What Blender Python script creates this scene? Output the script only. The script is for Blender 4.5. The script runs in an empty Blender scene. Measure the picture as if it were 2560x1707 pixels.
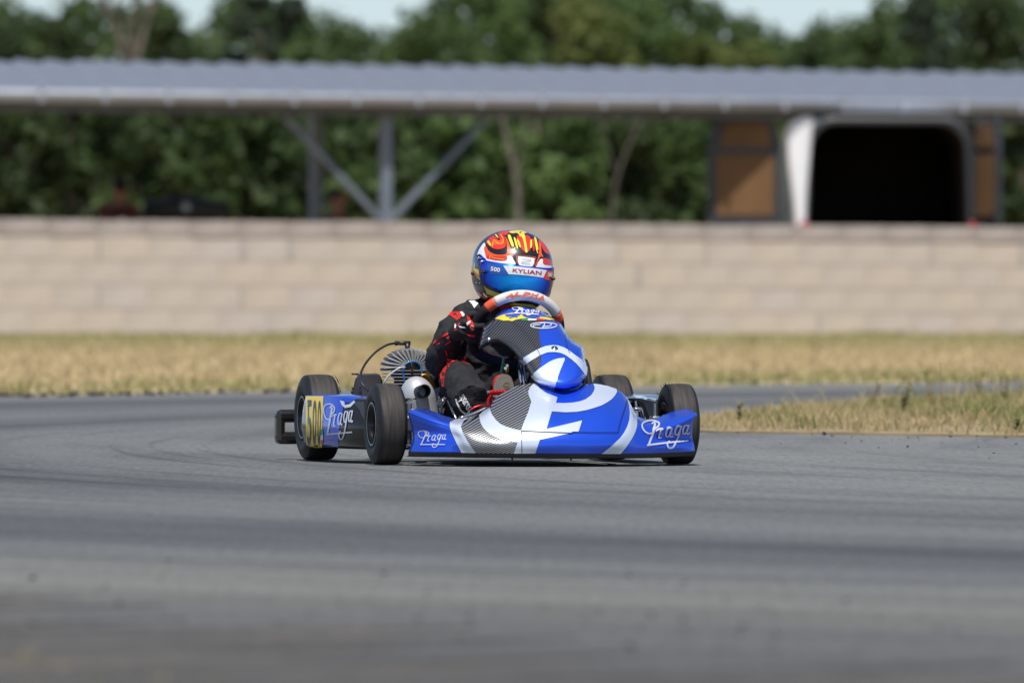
import bpy, bmesh, math, random
from math import sin, cos, pi, radians, sqrt, atan2, atan
from mathutils import Vector, Matrix, geometry
from mathutils.bvhtree import BVHTree

random.seed(7)
S = bpy.context.scene
COL = S.collection

# ------------------------------------------------------------------ camera, sky, sun, exposure
F = 31680.0                      # focal length in pixels of the 2560 px wide frame
PITCH, ROLL = atan(170.5 / F), radians(0.12)
cam_d = bpy.data.cameras.new('camera')
cam = bpy.data.objects.new('camera', cam_d)
COL.objects.link(cam)
cam.location = (0, 0, 0.6)
CAM_R = (Matrix.Rotation(pi / 2 - PITCH, 3, 'X') @ Matrix.Rotation(ROLL, 3, 'Z'))
cam.rotation_euler = CAM_R.to_euler()
cam_d.sensor_width = 36.0
cam_d.lens = F / 2560.0 * 36.0
cam_d.clip_start = 0.5
cam_d.clip_end = 5000
cam_d.dof.use_dof = True
cam_d.dof.focus_distance = 40.05
cam_d.dof.aperture_fstop = 7.6
cam_d.dof.aperture_blades = 9
S.camera = cam

SUN_EL, SUN_AZ = 62.0, 184.0     # azimuth clockwise from +Y: behind the camera, a little to its left
W = bpy.data.worlds.new('World'); S.world = W; W.use_nodes = True
wn = W.node_tree
bg = wn.nodes['Background']
sky = wn.nodes.new('ShaderNodeTexSky')
sky.sky_type = 'NISHITA'; sky.sun_disc = False
sky.sun_elevation = radians(SUN_EL); sky.sun_rotation = radians(SUN_AZ)
sky.air_density = 0.53; sky.dust_density = 0.6; sky.ozone_density = 0.0
wn.links.new(sky.outputs[0], bg.inputs[0])
bg.inputs[1].default_value = 0.128
sun_d = bpy.data.lights.new('sun', 'SUN'); sun_d.energy = 4.6; sun_d.angle = radians(0.6); sun_d.color = (1.0, 0.955, 0.88)
sun = bpy.data.objects.new('sun', sun_d); COL.objects.link(sun)
_sd = Vector((sin(radians(SUN_AZ)) * cos(radians(SUN_EL)), cos(radians(SUN_AZ)) * cos(radians(SUN_EL)), sin(radians(SUN_EL))))
sun.rotation_euler = _sd.to_track_quat('Z', 'Y').to_euler()
sun.location = (0, 0, 50)
S.view_settings.view_transform = 'Standard'; S.view_settings.look = 'None'
S.view_settings.exposure = 0.1; S.view_settings.gamma = 1.0
S.view_settings.use_curve_mapping = False
S.cycles.use_denoising = True
S.cycles.max_bounces = 8
S.cycles.sample_clamp_indirect = 8.0

# ------------------------------------------------------------------ helpers
def ray(px, py):
    return CAM_R @ Vector(((px - 1280) / F, -(py - 853.5) / F, -1.0))
def WP(px, py, Y):
    d = ray(px, py); t = Y / d.y
    return Vector((0, 0, 0.6)) + d * t

YAW = radians(13.1)
KROOT = Matrix.Translation((0.064, 40.0, 0)) @ Matrix.Rotation(YAW, 4, 'Z')
KINV = KROOT.inverted()
CAML = KINV @ Vector((0, 0, 0.6))
def lray(px, py):
    return (KINV.to_3x3() @ ray(px, py)).normalized()
def K(p, y):
    d = lray(*p); t = (y - CAML.y) / d.y
    return CAML + d * t
def kpx(p):                                   # kart point -> photo pixel
    q = KROOT @ Vector(p) - Vector((0, 0, 0.6)); c = CAM_R.transposed() @ q
    return (1280 + F * c.x / -c.z, 853.5 - F * c.y / -c.z)

c1 = lambda u, v: (1050 + u / 4.704, 560 + v / 4.704)
c2 = lambda u, v: (680 + u / 4.356, 820 + v / 4.356)
c3 = lambda u, v: (1000 + u / 4.704, 900 + v / 4.704)
c4 = lambda u, v: (1380 + u / 5.6, 900 + v / 5.6)
c5 = lambda u, v: (1150 + u / 7.126, 560 + v / 7.126)
c6 = lambda u, v: (1060 + u / 5.225, 760 + v / 5.225)
c7 = lambda u, v: (1180 + u / 6.031, 740 + v / 6.031)
def cc(f, pts): return [f(*p) for p in pts]

def link(o, parent=None):
    COL.objects.link(o)
    if parent is not None: o.parent = parent
    return o
def tag(o, label=None, cat=None, group=None, kind=None):
    if label: o['label'] = label
    if cat: o['category'] = cat
    if group: o['group'] = group
    if kind: o['kind'] = kind
    return o
def empty(name, loc=(0, 0, 0), rz=0.0):
    o = bpy.data.objects.new(name, None); COL.objects.link(o)
    o.location = loc; o.rotation_euler = (0, 0, rz); o.empty_display_size = 0.1
    return o
def mesh(name, verts, faces, m=None, parent=None, smooth=True):
    me = bpy.data.meshes.new(name)
    me.from_pydata([tuple(v) for v in verts], [], [tuple(f) for f in faces])
    me.validate(); me.update()
    if smooth: me.polygons.foreach_set('use_smooth', [True] * len(me.polygons))
    o = bpy.data.objects.new(name, me)
    if m is not None:
        for k in (m if isinstance(m, (list, tuple)) else [m]): me.materials.append(k)
    return link(o, parent)
def bm_obj(name, bm, m=None, parent=None, smooth=False):
    me = bpy.data.meshes.new(name); bm.normal_update(); bm.to_mesh(me); bm.free()
    if smooth: me.polygons.foreach_set('use_smooth', [True] * len(me.polygons))
    if m is not None:
        for k in (m if isinstance(m, (list, tuple)) else [m]): me.materials.append(k)
    return link(bpy.data.objects.new(name, me), parent)
def bake(o):                                   # apply modifiers
    dg = bpy.context.evaluated_depsgraph_get(); dg.update()
    me = bpy.data.meshes.new_from_object(o.evaluated_get(dg))
    old = o.data; o.modifiers.clear(); o.data = me
    me.name = o.name
    bpy.data.meshes.remove(old)
    return o
def add_box(bm, c, s, rot=None, bev=0.0):
    r = bmesh.ops.create_cube(bm, size=1.0)['verts']
    M = Matrix.Translation(c) @ (rot.to_4x4() if rot is not None else Matrix.Identity(4)) @ Matrix.Diagonal((s[0], s[1], s[2], 1))
    bmesh.ops.transform(bm, matrix=M, verts=r)
    if bev > 0:
        es = list({e for v in r for e in v.link_edges})
        bmesh.ops.bevel(bm, geom=es, offset=bev, segments=2, affect='EDGES', profile=0.5)
def add_cyl(bm, a, b, r1, r2=None, n=16, caps=True):
    a = Vector(a); b = Vector(b); d = b - a
    r2 = r1 if r2 is None else r2
    r = bmesh.ops.create_cone(bm, cap_ends=caps, segments=n, radius1=r1, radius2=r2, depth=d.length)['verts']
    M = Matrix.Translation((a + b) / 2) @ d.to_track_quat('Z', 'Y').to_matrix().to_4x4()
    bmesh.ops.transform(bm, matrix=M, verts=r)
def cr(pts, n=6, closed=False):                # Catmull-Rom
    P = [Vector(p) for p in pts]; N = len(P); out = []
    for i in range(N if closed else N - 1):
        p1, p2 = P[i], P[(i + 1) % N]
        p0 = P[i - 1] if (i > 0 or closed) else p1 * 2 - p2
        p3 = P[(i + 2) % N] if (i + 2 < N or closed) else p2 * 2 - p1
        for k in range(n):
            t = k / n
            out.append(0.5 * ((2 * p1) + (p2 - p0) * t + (2 * p0 - 5 * p1 + 4 * p2 - p3) * t * t + (3 * p1 - p0 - 3 * p2 + p3) * t ** 3))
    if not closed: out.append(P[-1].copy())
    return out
def tube_data(path, rad, n=12, closed=False, ell=None):
    P = [Vector(p) for p in path]; N = len(P)
    R = rad if isinstance(rad, (list, tuple)) else [rad] * N
    vs, fs = [], []
    up = None
    for i in range(N):
        a = P[i - 1] if (i > 0 or closed) else P[i]
        b = P[(i + 1) % N] if (i < N - 1 or closed) else P[i]
        t = (b - a).normalized()
        if up is None:
            up = Vector((0, 0, 1)) if abs(t.z) < 0.9 else Vector((0, 1, 0))
        s = t.cross(up).normalized(); u = s.cross(t).normalized(); up = u
        for k in range(n):
            an = 2 * pi * k / n
            vs.append(P[i] + s * (R[i] * cos(an)) + u * (R[i] * sin(an)))
    for i in range(N if closed else N - 1):
        for k in range(n):
            j = (i + 1) % N
            fs.append((i * n + k, i * n + (k + 1) % n, j * n + (k + 1) % n, j * n + k))
    if not closed:
        fs.append(tuple(range(n))[::-1]); fs.append(tuple(range((N - 1) * n, N * n)))
    return vs, fs
def tube(name, path, rad, m, parent=None, n=12, closed=False):
    v, f = tube_data(path, rad, n, closed)
    return mesh(name, v, f, m, parent)
def merge(*datas):
    V, Fs = [], []
    for v, f in datas:
        b = len(V); V += list(v); Fs += [tuple(i + b for i in q) for q in f]
    return V, Fs
def lathe(profile, n=48, axis='x'):            # profile: (along axis, radius)
    vs, fs = [], []
    m = len(profile)
    for k in range(n):
        a = 2 * pi * k / n
        for (h, r) in profile:
            vs.append(Vector((h, r * cos(a), r * sin(a))) if axis == 'x' else Vector((r * cos(a), r * sin(a), h)))
    for k in range(n):
        for i in range(m - 1):
            k2 = (k + 1) % n
            fs.append((k * m + i, k * m + i + 1, k2 * m + i + 1, k2 * m + i))
    return vs, fs
def net(rows, nu=6, nv=6):                     # control rows -> smooth grid
    R = [cr(r, nu) for r in rows]
    cols = [cr([R[j][i] for j in range(len(R))], nv) for i in range(len(R[0]))]
    nr, nc = len(cols[0]), len(cols)
    vs = [cols[i][j] for j in range(nr) for i in range(nc)]
    fs = [(j * nc + i, j * nc + i + 1, (j + 1) * nc + i + 1, (j + 1) * nc + i) for j in range(nr - 1) for i in range(nc - 1)]
    return vs, fs, nr, nc
def face_cam(vs, fs):                          # wind kart-local faces so that they face forward
    s = Vector((0, 0, 0))
    for f in fs: s += (vs[f[1]] - vs[f[0]]).cross(vs[f[2]] - vs[f[0]])
    return fs if s.dot(Vector((0.2, -1, 0.15))) > 0 else [tuple(reversed(f)) for f in fs]
def sheet(name, vs, fs, m, parent, th=0.003):
    fs = face_cam(vs, fs)
    o = mesh(name, vs, fs, m, parent)
    md = o.modifiers.new('solid', 'SOLIDIFY'); md.thickness = th; md.offset = -1
    bake(o)
    o.data.polygons.foreach_set('use_smooth', [True] * len(o.data.polygons))
    return o, BVHTree.FromPolygons([tuple(v) for v in vs], [tuple(f) for f in fs])

def inside(p, poly):
    x, y = p; c = False; j = len(poly) - 1
    for i in range(len(poly)):
        xi, yi = poly[i][0], poly[i][1]; xj, yj = poly[j][0], poly[j][1]
        if (yi > y) != (yj > y) and x < (xj - xi) * (y - yi) / (yj - yi) + xi: c = not c
        j = i
    return c
def edge_dist(p, poly):
    x, y = p; best = 1e9
    for i in range(len(poly)):
        ax, ay = poly[i - 1][0], poly[i - 1][1]; bx, by = poly[i][0], poly[i][1]
        dx, dy = bx - ax, by - ay; L = dx * dx + dy * dy
        t = 0 if L == 0 else max(0, min(1, ((x - ax) * dx + (y - ay) * dy) / L))
        d = (ax + t * dx - x) ** 2 + (ay + t * dy - y) ** 2
        if d < best: best = d
    return sqrt(best)
def tess(outline, step):                       # outline -> 2D verts, triangles
    O = []
    n = len(outline)
    for i in range(n):
        a = Vector(outline[i][:2]); b = Vector(outline[(i + 1) % n][:2])
        k = max(1, int((b - a).length / step))
        for q in range(k): O.append(a + (b - a) * (q / k))
    xs = [p.x for p in O]; ys = [p.y for p in O]
    pts = list(O)
    j = 0
    y = min(ys) + step * 0.5
    while y < max(ys):
        x = min(xs) + step * (0.5 if j % 2 else 0.0)
        while x < max(xs):
            if inside((x, y), O) and edge_dist((x, y), O) > step * 0.45: pts.append(Vector((x, y)))
            x += step
        y += step * 0.87; j += 1
    ed = [(i, (i + 1) % len(O)) for i in range(len(O))]
    v, e, f, *_ = geometry.delaunay_2d_cdt(pts, ed, [list(range(len(O)))], 1, 1e-5)
    return v, f
def smooth_outline(pts, n=4): return [(p.x, p.y) for p in cr([(p[0], p[1], 0) for p in pts], n, True)]

def project(px, py, bvh):
    h = bvh.ray_cast(CAML, lray(px, py))
    return h
def decal_mesh(v2, faces, bvh, off):
    cx = sum(p[0] for p in v2) / len(v2); cy = sum(p[1] for p in v2) / len(v2)
    out = []; bad = set()
    for i, p in enumerate(v2):
        x, y = p[0], p[1]; loc = None
        for k in range(40):
            loc, nor, idx, d = project(x, y, bvh)
            if loc is not None: break
            x += (cx - x) * 0.006; y += (cy - y) * 0.006
        if loc is None:
            bad.add(i); out.append(Vector((0, 0, 0))); continue
        rd = lray(x, y)
        if nor.dot(rd) > 0: nor = -nor
        out.append(loc + nor * off - rd * 0.0003)
    return out, [f for f in faces if not any(i in bad for i in f)]
def decal(name, outline, bvh, m, parent, off=0.0012, step=9, smooth=0):
    o2 = smooth_outline(outline, smooth) if smooth else outline
    v2, f = tess(o2, step)
    v, f = decal_mesh(v2, f, bvh, off)
    o = mesh(name, v, face_cam(v, f), m, parent)
    return o
def ribbon(path, w):
    P = [Vector((p[0], p[1])) for p in path]; n = len(P); vs = []; fs = []
    for i in range(n):
        t = (P[min(i + 1, n - 1)] - P[max(i - 1, 0)]).normalized(); s = Vector((-t.y, t.x)) * (w / 2)
        vs += [P[i] + s, P[i] - s]
    fs = [(2 * i, 2 * i + 1, 2 * i + 3, 2 * i + 2) for i in range(n - 1)]
    return vs, fs
def strokes(name, paths, bvh, m, parent, w, off=0.002, n=6):
    V, Fc = [], []
    for p in paths:
        ww = w
        if isinstance(p, dict): ww = p['w']; p = p['p']
        q = [tuple(a) for a in cr([(a[0], a[1], 0) for a in p], n)]
        v, f = ribbon(q, ww); b = len(V); V += v; Fc += [tuple(i + b for i in g) for g in f]
    v, f = decal_mesh(V, Fc, bvh, off)
    return mesh(name, v, face_cam(v, f), m, parent)
_tc = {}
def text2d(s):
    if s in _tc: return _tc[s]
    cu = bpy.data.curves.new('txt', 'FONT'); cu.body = s; cu.size = 1.0; cu.resolution_u = 3
    o = bpy.data.objects.new('txt', cu); COL.objects.link(o)
    dg = bpy.context.evaluated_depsgraph_get(); dg.update()
    me = bpy.data.meshes.new_from_object(o.evaluated_get(dg))
    v = [(p.co.x, p.co.y) for p in me.vertices]; f = [tuple(p.vertices) for p in me.polygons]
    bpy.data.objects.remove(o); bpy.data.curves.remove(cu); bpy.data.meshes.remove(me)
    x0 = min(p[0] for p in v); x1 = max(p[0] for p in v); y0 = min(p[1] for p in v); y1 = max(p[1] for p in v)
    v = [((p[0] - x0) / (x1 - x0), (p[1] - y0) / (y1 - y0)) for p in v]
    _tc[s] = (v, f); return v, f
def lettering(name, s, quad, bvh, m, parent, off=0.002, bold=0.0):
    """quad: pixel corners bottom-left, bottom-right, top-right, top-left"""
    v, f = text2d(s)
    a, b, c, d = [Vector(q) for q in quad]
    V = [(a * (1 - x) * (1 - y) + b * x * (1 - y) + c * x * y + d * (1 - x) * y) for x, y in v]
    if bold:
        V2 = []; F2 = []
        for k, (ox, oy) in enumerate(((0, 0), (bold, 0), (0, bold), (bold, bold))):
            bb = len(V2); V2 += [p + Vector((ox, oy)) for p in V]; F2 += [tuple(i + bb for i in g) for g in f]
        # layers of the same letter a hair apart so that no two faces share a plane
        out = []; ff = []
        n = len(V)
        for k in range(4):
            vv, g = decal_mesh(V2[k * n:(k + 1) * n], f, bvh, off + k * 0.00012)
            bb = len(out); out += vv; ff += [tuple(i + bb for i in q) for q in g]
        return mesh(name, out, face_cam(out, ff), m, parent)
    vv, g = decal_mesh(V, f, bvh, off)
    return mesh(name, vv, face_cam(vv, g), m, parent)
PRAGA = [
    {'p': [(.21, .50), (.13, .25), (.05, .02)], 'k': 1.5},
    {'p': [(.12, .49), (.21, .53), (.30, .50), (.28, .42), (.18, .37), (.14, .36)], 'k': 1.15},
    {'p': [(.31, .47), (.22, .55), (.05, .57), (-.10, .52), (-.11, .42), (-.03, .31), (.08, .28), (.17, .31)], 'k': 1.0},
    {'p': [(.21, .33), (.31, .365), (.39, .36)], 'k': 1.0}, {'p': [(.33, .35), (.29, .22), (.29, .15), (.35, .16)], 'k': 1.1},
    {'p': [(.58, .38), (.50, .38), (.45, .28), (.46, .19), (.52, .19), (.57, .30)], 'k': 1.0}, {'p': [(.60, .38), (.55, .22), (.57, .17), (.62, .19)], 'k': 1.0},
    {'p': [(.80, .41), (.72, .41), (.67, .31), (.69, .22), (.74, .23), (.79, .33)], 'k': 1.0}, {'p': [(.82, .42), (.77, .24), (.70, .02), (.62, -.09), (.52, -.09), (.49, .0), (.55, .05)], 'k': 1.1},
    {'p': [(.98, .42), (.90, .41), (.86, .32), (.87, .23), (.93, .24), (.97, .35)], 'k': 1.0}, {'p': [(1.0, .43), (.95, .27), (.97, .21), (1.02, .24)], 'k': 1.0},
    {'p': [(0, 0), (.5, .012), (1.0, .025)], 'k': 1.2}]
def praga(name, org, ux, uy, bvh, m, parent, w=0.034, off=0.002):
    o = Vector(org); ux = Vector(ux); uy = Vector(uy)
    ps = [{'p': [tuple(o + ux * x + uy * y) for x, y in s['p']], 'w': w * ux.length * s['k']} for s in PRAGA]
    return strokes(name, ps, bvh, m, parent, 1, off)

# ------------------------------------------------------------------ materials
def mat(name, col, rough=0.6, metal=0.0, coat=0.0, var=0.12, vscale=6.0, bump=0.0, bscale=40.0, spec=0.5, coat_r=0.06, sheen=0.0):
    m = bpy.data.materials.new(name); m.use_nodes = True
    nt = m.node_tree; b = nt.nodes['Principled BSDF']
    b.inputs['Roughness'].default_value = rough; b.inputs['Metallic'].default_value = metal
    b.inputs['Coat Weight'].default_value = coat; b.inputs['Coat Roughness'].default_value = coat_r
    b.inputs['Specular IOR Level'].default_value = spec
    if sheen: b.inputs['Sheen Weight'].default_value = sheen
    tc = nt.nodes.new('ShaderNodeTexCoord')
    if var > 0:
        n = nt.nodes.new('ShaderNodeTexNoise'); n.inputs['Scale'].default_value = vscale; n.inputs['Detail'].default_value = 5
        nt.links.new(tc.outputs['Object'], n.inputs['Vector'])
        r = nt.nodes.new('ShaderNodeValToRGB')
        r.color_ramp.elements[0].position = 0.3; r.color_ramp.elements[1].position = 0.7
        r.color_ramp.elements[0].color = tuple(c * (1 - var) for c in col) + (1,)
        r.color_ramp.elements[1].color = tuple(min(1, c * (1 + var)) for c in col) + (1,)
        nt.links.new(n.outputs['Fac'], r.inputs['Fac']); nt.links.new(r.outputs['Color'], b.inputs['Base Color'])
    else:
        b.inputs['Base Color'].default_value = tuple(col) + (1,)
    if bump > 0:
        n2 = nt.nodes.new('ShaderNodeTexNoise'); n2.inputs['Scale'].default_value = bscale; n2.inputs['Detail'].default_value = 4
        nt.links.new(tc.outputs['Object'], n2.inputs['Vector'])
        bp = nt.nodes.new('ShaderNodeBump'); bp.inputs['Strength'].default_value = bump; bp.inputs['Distance'].default_value = 0.01
        nt.links.new(n2.outputs['Fac'], bp.inputs['Height']); nt.links.new(bp.outputs['Normal'], b.inputs['Normal'])
    return m
M = {}
M['blue'] = mat('metallic_blue_paint', (0.016, 0.10, 0.80), 0.36, 0.5, 1.0, 0.05, 300)
M['silver'] = mat('silver_paint', (0.68, 0.76, 0.90), 0.36, 0.35, 0.8, 0.03, 300)
M['logo'] = mat('silver_print', (0.62, 0.66, 0.74), 0.4, 0.3, 0.3, 0.03, 100)
M['white'] = mat('white_print', (0.82, 0.82, 0.84), 0.35, 0, 0.4, 0.03)
M['yellow'] = mat('yellow_print', (0.80, 0.58, 0.03), 0.4, 0, 0.4, 0.05)
M['hyel'] = mat('helmet_yellow', (0.85, 0.68, 0.06), 0.3, 0, 0.9, 0.03)
M['hred'] = mat('helmet_red', (0.68, 0.035, 0.015), 0.3, 0, 0.9, 0.05)
M['horange'] = mat('helmet_orange', (0.80, 0.10, 0.02), 0.3, 0, 0.9, 0.05)
M['hblack'] = mat('helmet_black', (0.012, 0.012, 0.014), 0.25, 0, 0.9, 0.05)
M['hgrey'] = mat('helmet_grey', (0.5, 0.52, 0.52), 0.3, 0, 0.9, 0.05)
M['black'] = mat('black_plastic', (0.016, 0.016, 0.018), 0.42, 0, 0.0, 0.25, 30, 0.05, 200)
M['blackgloss'] = mat('gloss_black_plastic', (0.014, 0.013, 0.013), 0.2, 0, 0.5, 0.2, 20)
M['ink'] = mat('black_print', (0.012, 0.012, 0.015), 0.4, 0, 0.3, 0.0)
M['tyre'] = mat('tyre_rubber', (0.013, 0.013, 0.015), 0.55, 0, 0, 0.3, 25, 0.1, 120, spec=0.4)
M['tread'] = mat('worn_tread_rubber', (0.034, 0.031, 0.030), 0.66, 0, 0, 0.30, 14, 0.10, 200, spec=0.35)
M['rim'] = mat('black_rim', (0.012, 0.012, 0.013), 0.3, 0.6, 0.4, 0.1)
M['chrome'] = mat('chrome_steel', (0.62, 0.64, 0.66), 0.18, 1.0, 0, 0.05)
M['steel'] = mat('dull_steel', (0.34, 0.35, 0.37), 0.4, 1.0, 0, 0.15, 30)
M['alloy'] = mat('cast_alloy', (0.40, 0.39, 0.38), 0.45, 0.4, 0, 0.15, 60, 0.1, 300)
M['muffler'] = mat('silver_grey_muffler', (0.44, 0.46, 0.49), 0.5, 0.3, 0.0, 0.05, 30)
M['bore_dark'] = mat('dark_bore', (0.003, 0.003, 0.003), 1.0, 0, 0, 0.0, spec=0.0)  # near-black colour stands in for the darkness inside the outlet
M['guard'] = mat('brown_black_guard', (0.05, 0.044, 0.042), 0.5, 0.2, 0, 0.2, 20)
M['darkmetal'] = mat('dark_metal', (0.03, 0.028, 0.028), 0.5, 0.3, 0, 0.3, 20)
M['frame'] = mat('blue_frame_tube', (0.01, 0.025, 0.15), 0.35, 0.4, 0.3, 0.1)
M['suit'] = mat('black_suit_fabric', (0.018, 0.018, 0.021), 0.8, 0, 0, 0.25, 30, 1.0, 17, spec=0.3)
M['suitred'] = mat('red_suit_fabric', (0.62, 0.022, 0.018), 0.8, 0, 0, 0.12, 30, 0.4, 28, spec=0.25)
M['suitwhite'] = mat('white_suit_print', (0.75, 0.75, 0.78), 0.8, 0, 0, 0.04, 30, spec=0.2)
M['navy'] = mat('navy_suede', (0.010, 0.014, 0.045), 0.85, 0, 0, 0.2, 50, 0.2, 200, spec=0.25)
M['grip'] = mat('black_suede', (0.012, 0.012, 0.014), 0.85, 0, 0, 0.2, 50, 0.2, 200, spec=0.25)
M['wheelgrey'] = mat('light_grey_leather', (0.60, 0.59, 0.57), 0.5, 0, 0, 0.06, 50, 0.1, 250)
M['wheelorange'] = mat('orange_leather', (0.72, 0.10, 0.035), 0.55, 0, 0, 0.06, 50)
M['red_anod'] = mat('red_anodised', (0.55, 0.01, 0.015), 0.3, 0.6, 0.3, 0.08)
M['sole'] = mat('grey_shoe_sole', (0.14, 0.13, 0.12), 0.8, 0, 0, 0.15, 40)
M['green'] = mat('green_hose', (0.0, 0.20, 0.13), 0.4, 0, 0.2, 0.1)
M['brass'] = mat('brass', (0.42, 0.22, 0.05), 0.35, 0.9, 0, 0.15)
M['bluewire'] = mat('blue_hose', (0.01, 0.16, 0.45), 0.4, 0, 0.2, 0.1)
M['greytube'] = mat('clear_grey_hose', (0.45, 0.45, 0.42), 0.4, 0, 0.2, 0.1)
M['flaggreen'] = mat('green_print', (0.01, 0.28, 0.11), 0.4, 0, 0.3, 0.0)
M['flagred'] = mat('red_print', (0.6, 0.03, 0.02), 0.4, 0, 0.3, 0.0)
for k_ in ('blue', 'silver'):
    nt_ = M[k_].node_tree; n_ = nt_.nodes.new('ShaderNodeTexNoise'); n_.inputs['Scale'].default_value = 22; n_.inputs['Detail'].default_value = 6
    tc_ = nt_.nodes.new('ShaderNodeTexCoord'); nt_.links.new(tc_.outputs['Object'], n_.inputs['Vector'])
    mr_ = nt_.nodes.new('ShaderNodeMapRange'); mr_.inputs[1].default_value = .3; mr_.inputs[2].default_value = .7; mr_.inputs[3].default_value = .02; mr_.inputs[4].default_value = .16
    nt_.links.new(n_.outputs['Fac'], mr_.inputs[0]); nt_.links.new(mr_.outputs[0], nt_.nodes['Principled BSDF'].inputs['Coat Roughness'])
M['bluepanel'] = mat('blue_print', (0.02, 0.09, 0.42), 0.35, 0, 0.5, 0.0)
M['darkred'] = mat('dark_red_print', (0.42, 0.012, 0.03), 0.35, 0, 0.5, 0.0)

def tread_mat():
    m = bpy.data.materials.new('worn_tread_rubber'); m.use_nodes = True
    nt = m.node_tree; b = nt.nodes['Principled BSDF']; L = nt.links.new
    tc = nt.nodes.new('ShaderNodeTexCoord'); mp = nt.nodes.new('ShaderNodeMapping'); mp.inputs['Scale'].default_value = (90, 9, 9)
    L(tc.outputs['Object'], mp.inputs[0]); n = nt.nodes.new('ShaderNodeTexNoise'); n.inputs['Scale'].default_value = 1.0; n.inputs['Detail'].default_value = 6; n.inputs['Roughness'].default_value = .65
    L(mp.outputs[0], n.inputs['Vector']); r = nt.nodes.new('ShaderNodeValToRGB'); e = r.color_ramp.elements
    e[0].position = .32; e[0].color = (.020, .0185, .018, 1); e[1].position = .72; e[1].color = (.060, .054, .050, 1)
    L(n.outputs['Fac'], r.inputs[0]); L(r.outputs[0], b.inputs['Base Color']); b.inputs['Roughness'].default_value = .68; b.inputs['Specular IOR Level'].default_value = .35
    bp = nt.nodes.new('ShaderNodeBump'); bp.inputs['Strength'].default_value = .12; bp.inputs['Distance'].default_value = .004; L(n.outputs['Fac'], bp.inputs['Height']); L(bp.outputs[0], b.inputs['Normal'])
    return m
M['tread'] = tread_mat()
def carbon(name, ang, scale=41.0, lo=0.012, hi=0.30):
    m = bpy.data.materials.new(name); m.use_nodes = True
    nt = m.node_tree; b = nt.nodes['Principled BSDF']
    tc = nt.nodes.new('ShaderNodeTexCoord'); mp = nt.nodes.new('ShaderNodeMapping')
    mp.inputs['Rotation'].default_value = (0, radians(ang), 0)
    nt.links.new(tc.outputs['Object'], mp.inputs['Vector'])
    w = nt.nodes.new('ShaderNodeTexWave'); w.wave_type = 'BANDS'; w.bands_direction = 'Z'; w.wave_profile = 'SIN'
    w.inputs['Scale'].default_value = scale; w.inputs['Distortion'].default_value = 0.0
    nt.links.new(mp.outputs[0], w.inputs['Vector'])
    r = nt.nodes.new('ShaderNodeValToRGB'); r.color_ramp.elements[0].position = 0.42; r.color_ramp.elements[1].position = 0.62
    r.color_ramp.elements[0].color = (lo, lo, lo * 1.1, 1); r.color_ramp.elements[1].color = (hi, hi, hi * 1.03, 1)
    nt.links.new(w.outputs['Color'], r.inputs['Fac']); nt.links.new(r.outputs[0], b.inputs['Base Color'])
    b.inputs['Metallic'].default_value = 0.55; b.inputs['Roughness'].default_value = 0.36
    b.inputs['Coat Weight'].default_value = 1.0; b.inputs['Coat Roughness'].default_value = 0.05
    return m
M['carbon'] = carbon('carbon_weave_print', 25, 54, .008, .42)
M['carbon2'] = carbon('carbon_weave_panel', 42, 60, 0.010, 0.15)
def visor_mat():
    m = bpy.data.materials.new('mirror_blue_visor'); m.use_nodes = True
    nt = m.node_tree; b = nt.nodes['Principled BSDF']
    lw = nt.nodes.new('ShaderNodeLayerWeight'); lw.inputs['Blend'].default_value = 0.45
    r = nt.nodes.new('ShaderNodeValToRGB')
    e = r.color_ramp.elements
    e[0].position = 0.0; e[0].color = (0.005, 0.38, 1.0, 1)
    e[1].position = 0.8; e[1].color = (0.008, 0.008, 0.08, 1)
    for p_, c_ in ((0.16, (0.006, 0.20, 1.0, 1)), (0.36, (0.015, 0.045, 0.62, 1))):
        k = e.new(p_); k.color = c_
    nt.links.new(lw.outputs['Facing'], r.inputs['Fac']); nt.links.new(r.outputs[0], b.inputs['Base Color'])
    b.inputs['Metallic'].default_value = 0.6; b.inputs['Roughness'].default_value = 0.22
    b.inputs['Coat Weight'].default_value = 0.25; b.inputs['Coat Roughness'].default_value = 0.03
    return m
M['visor'] = visor_mat()
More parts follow.
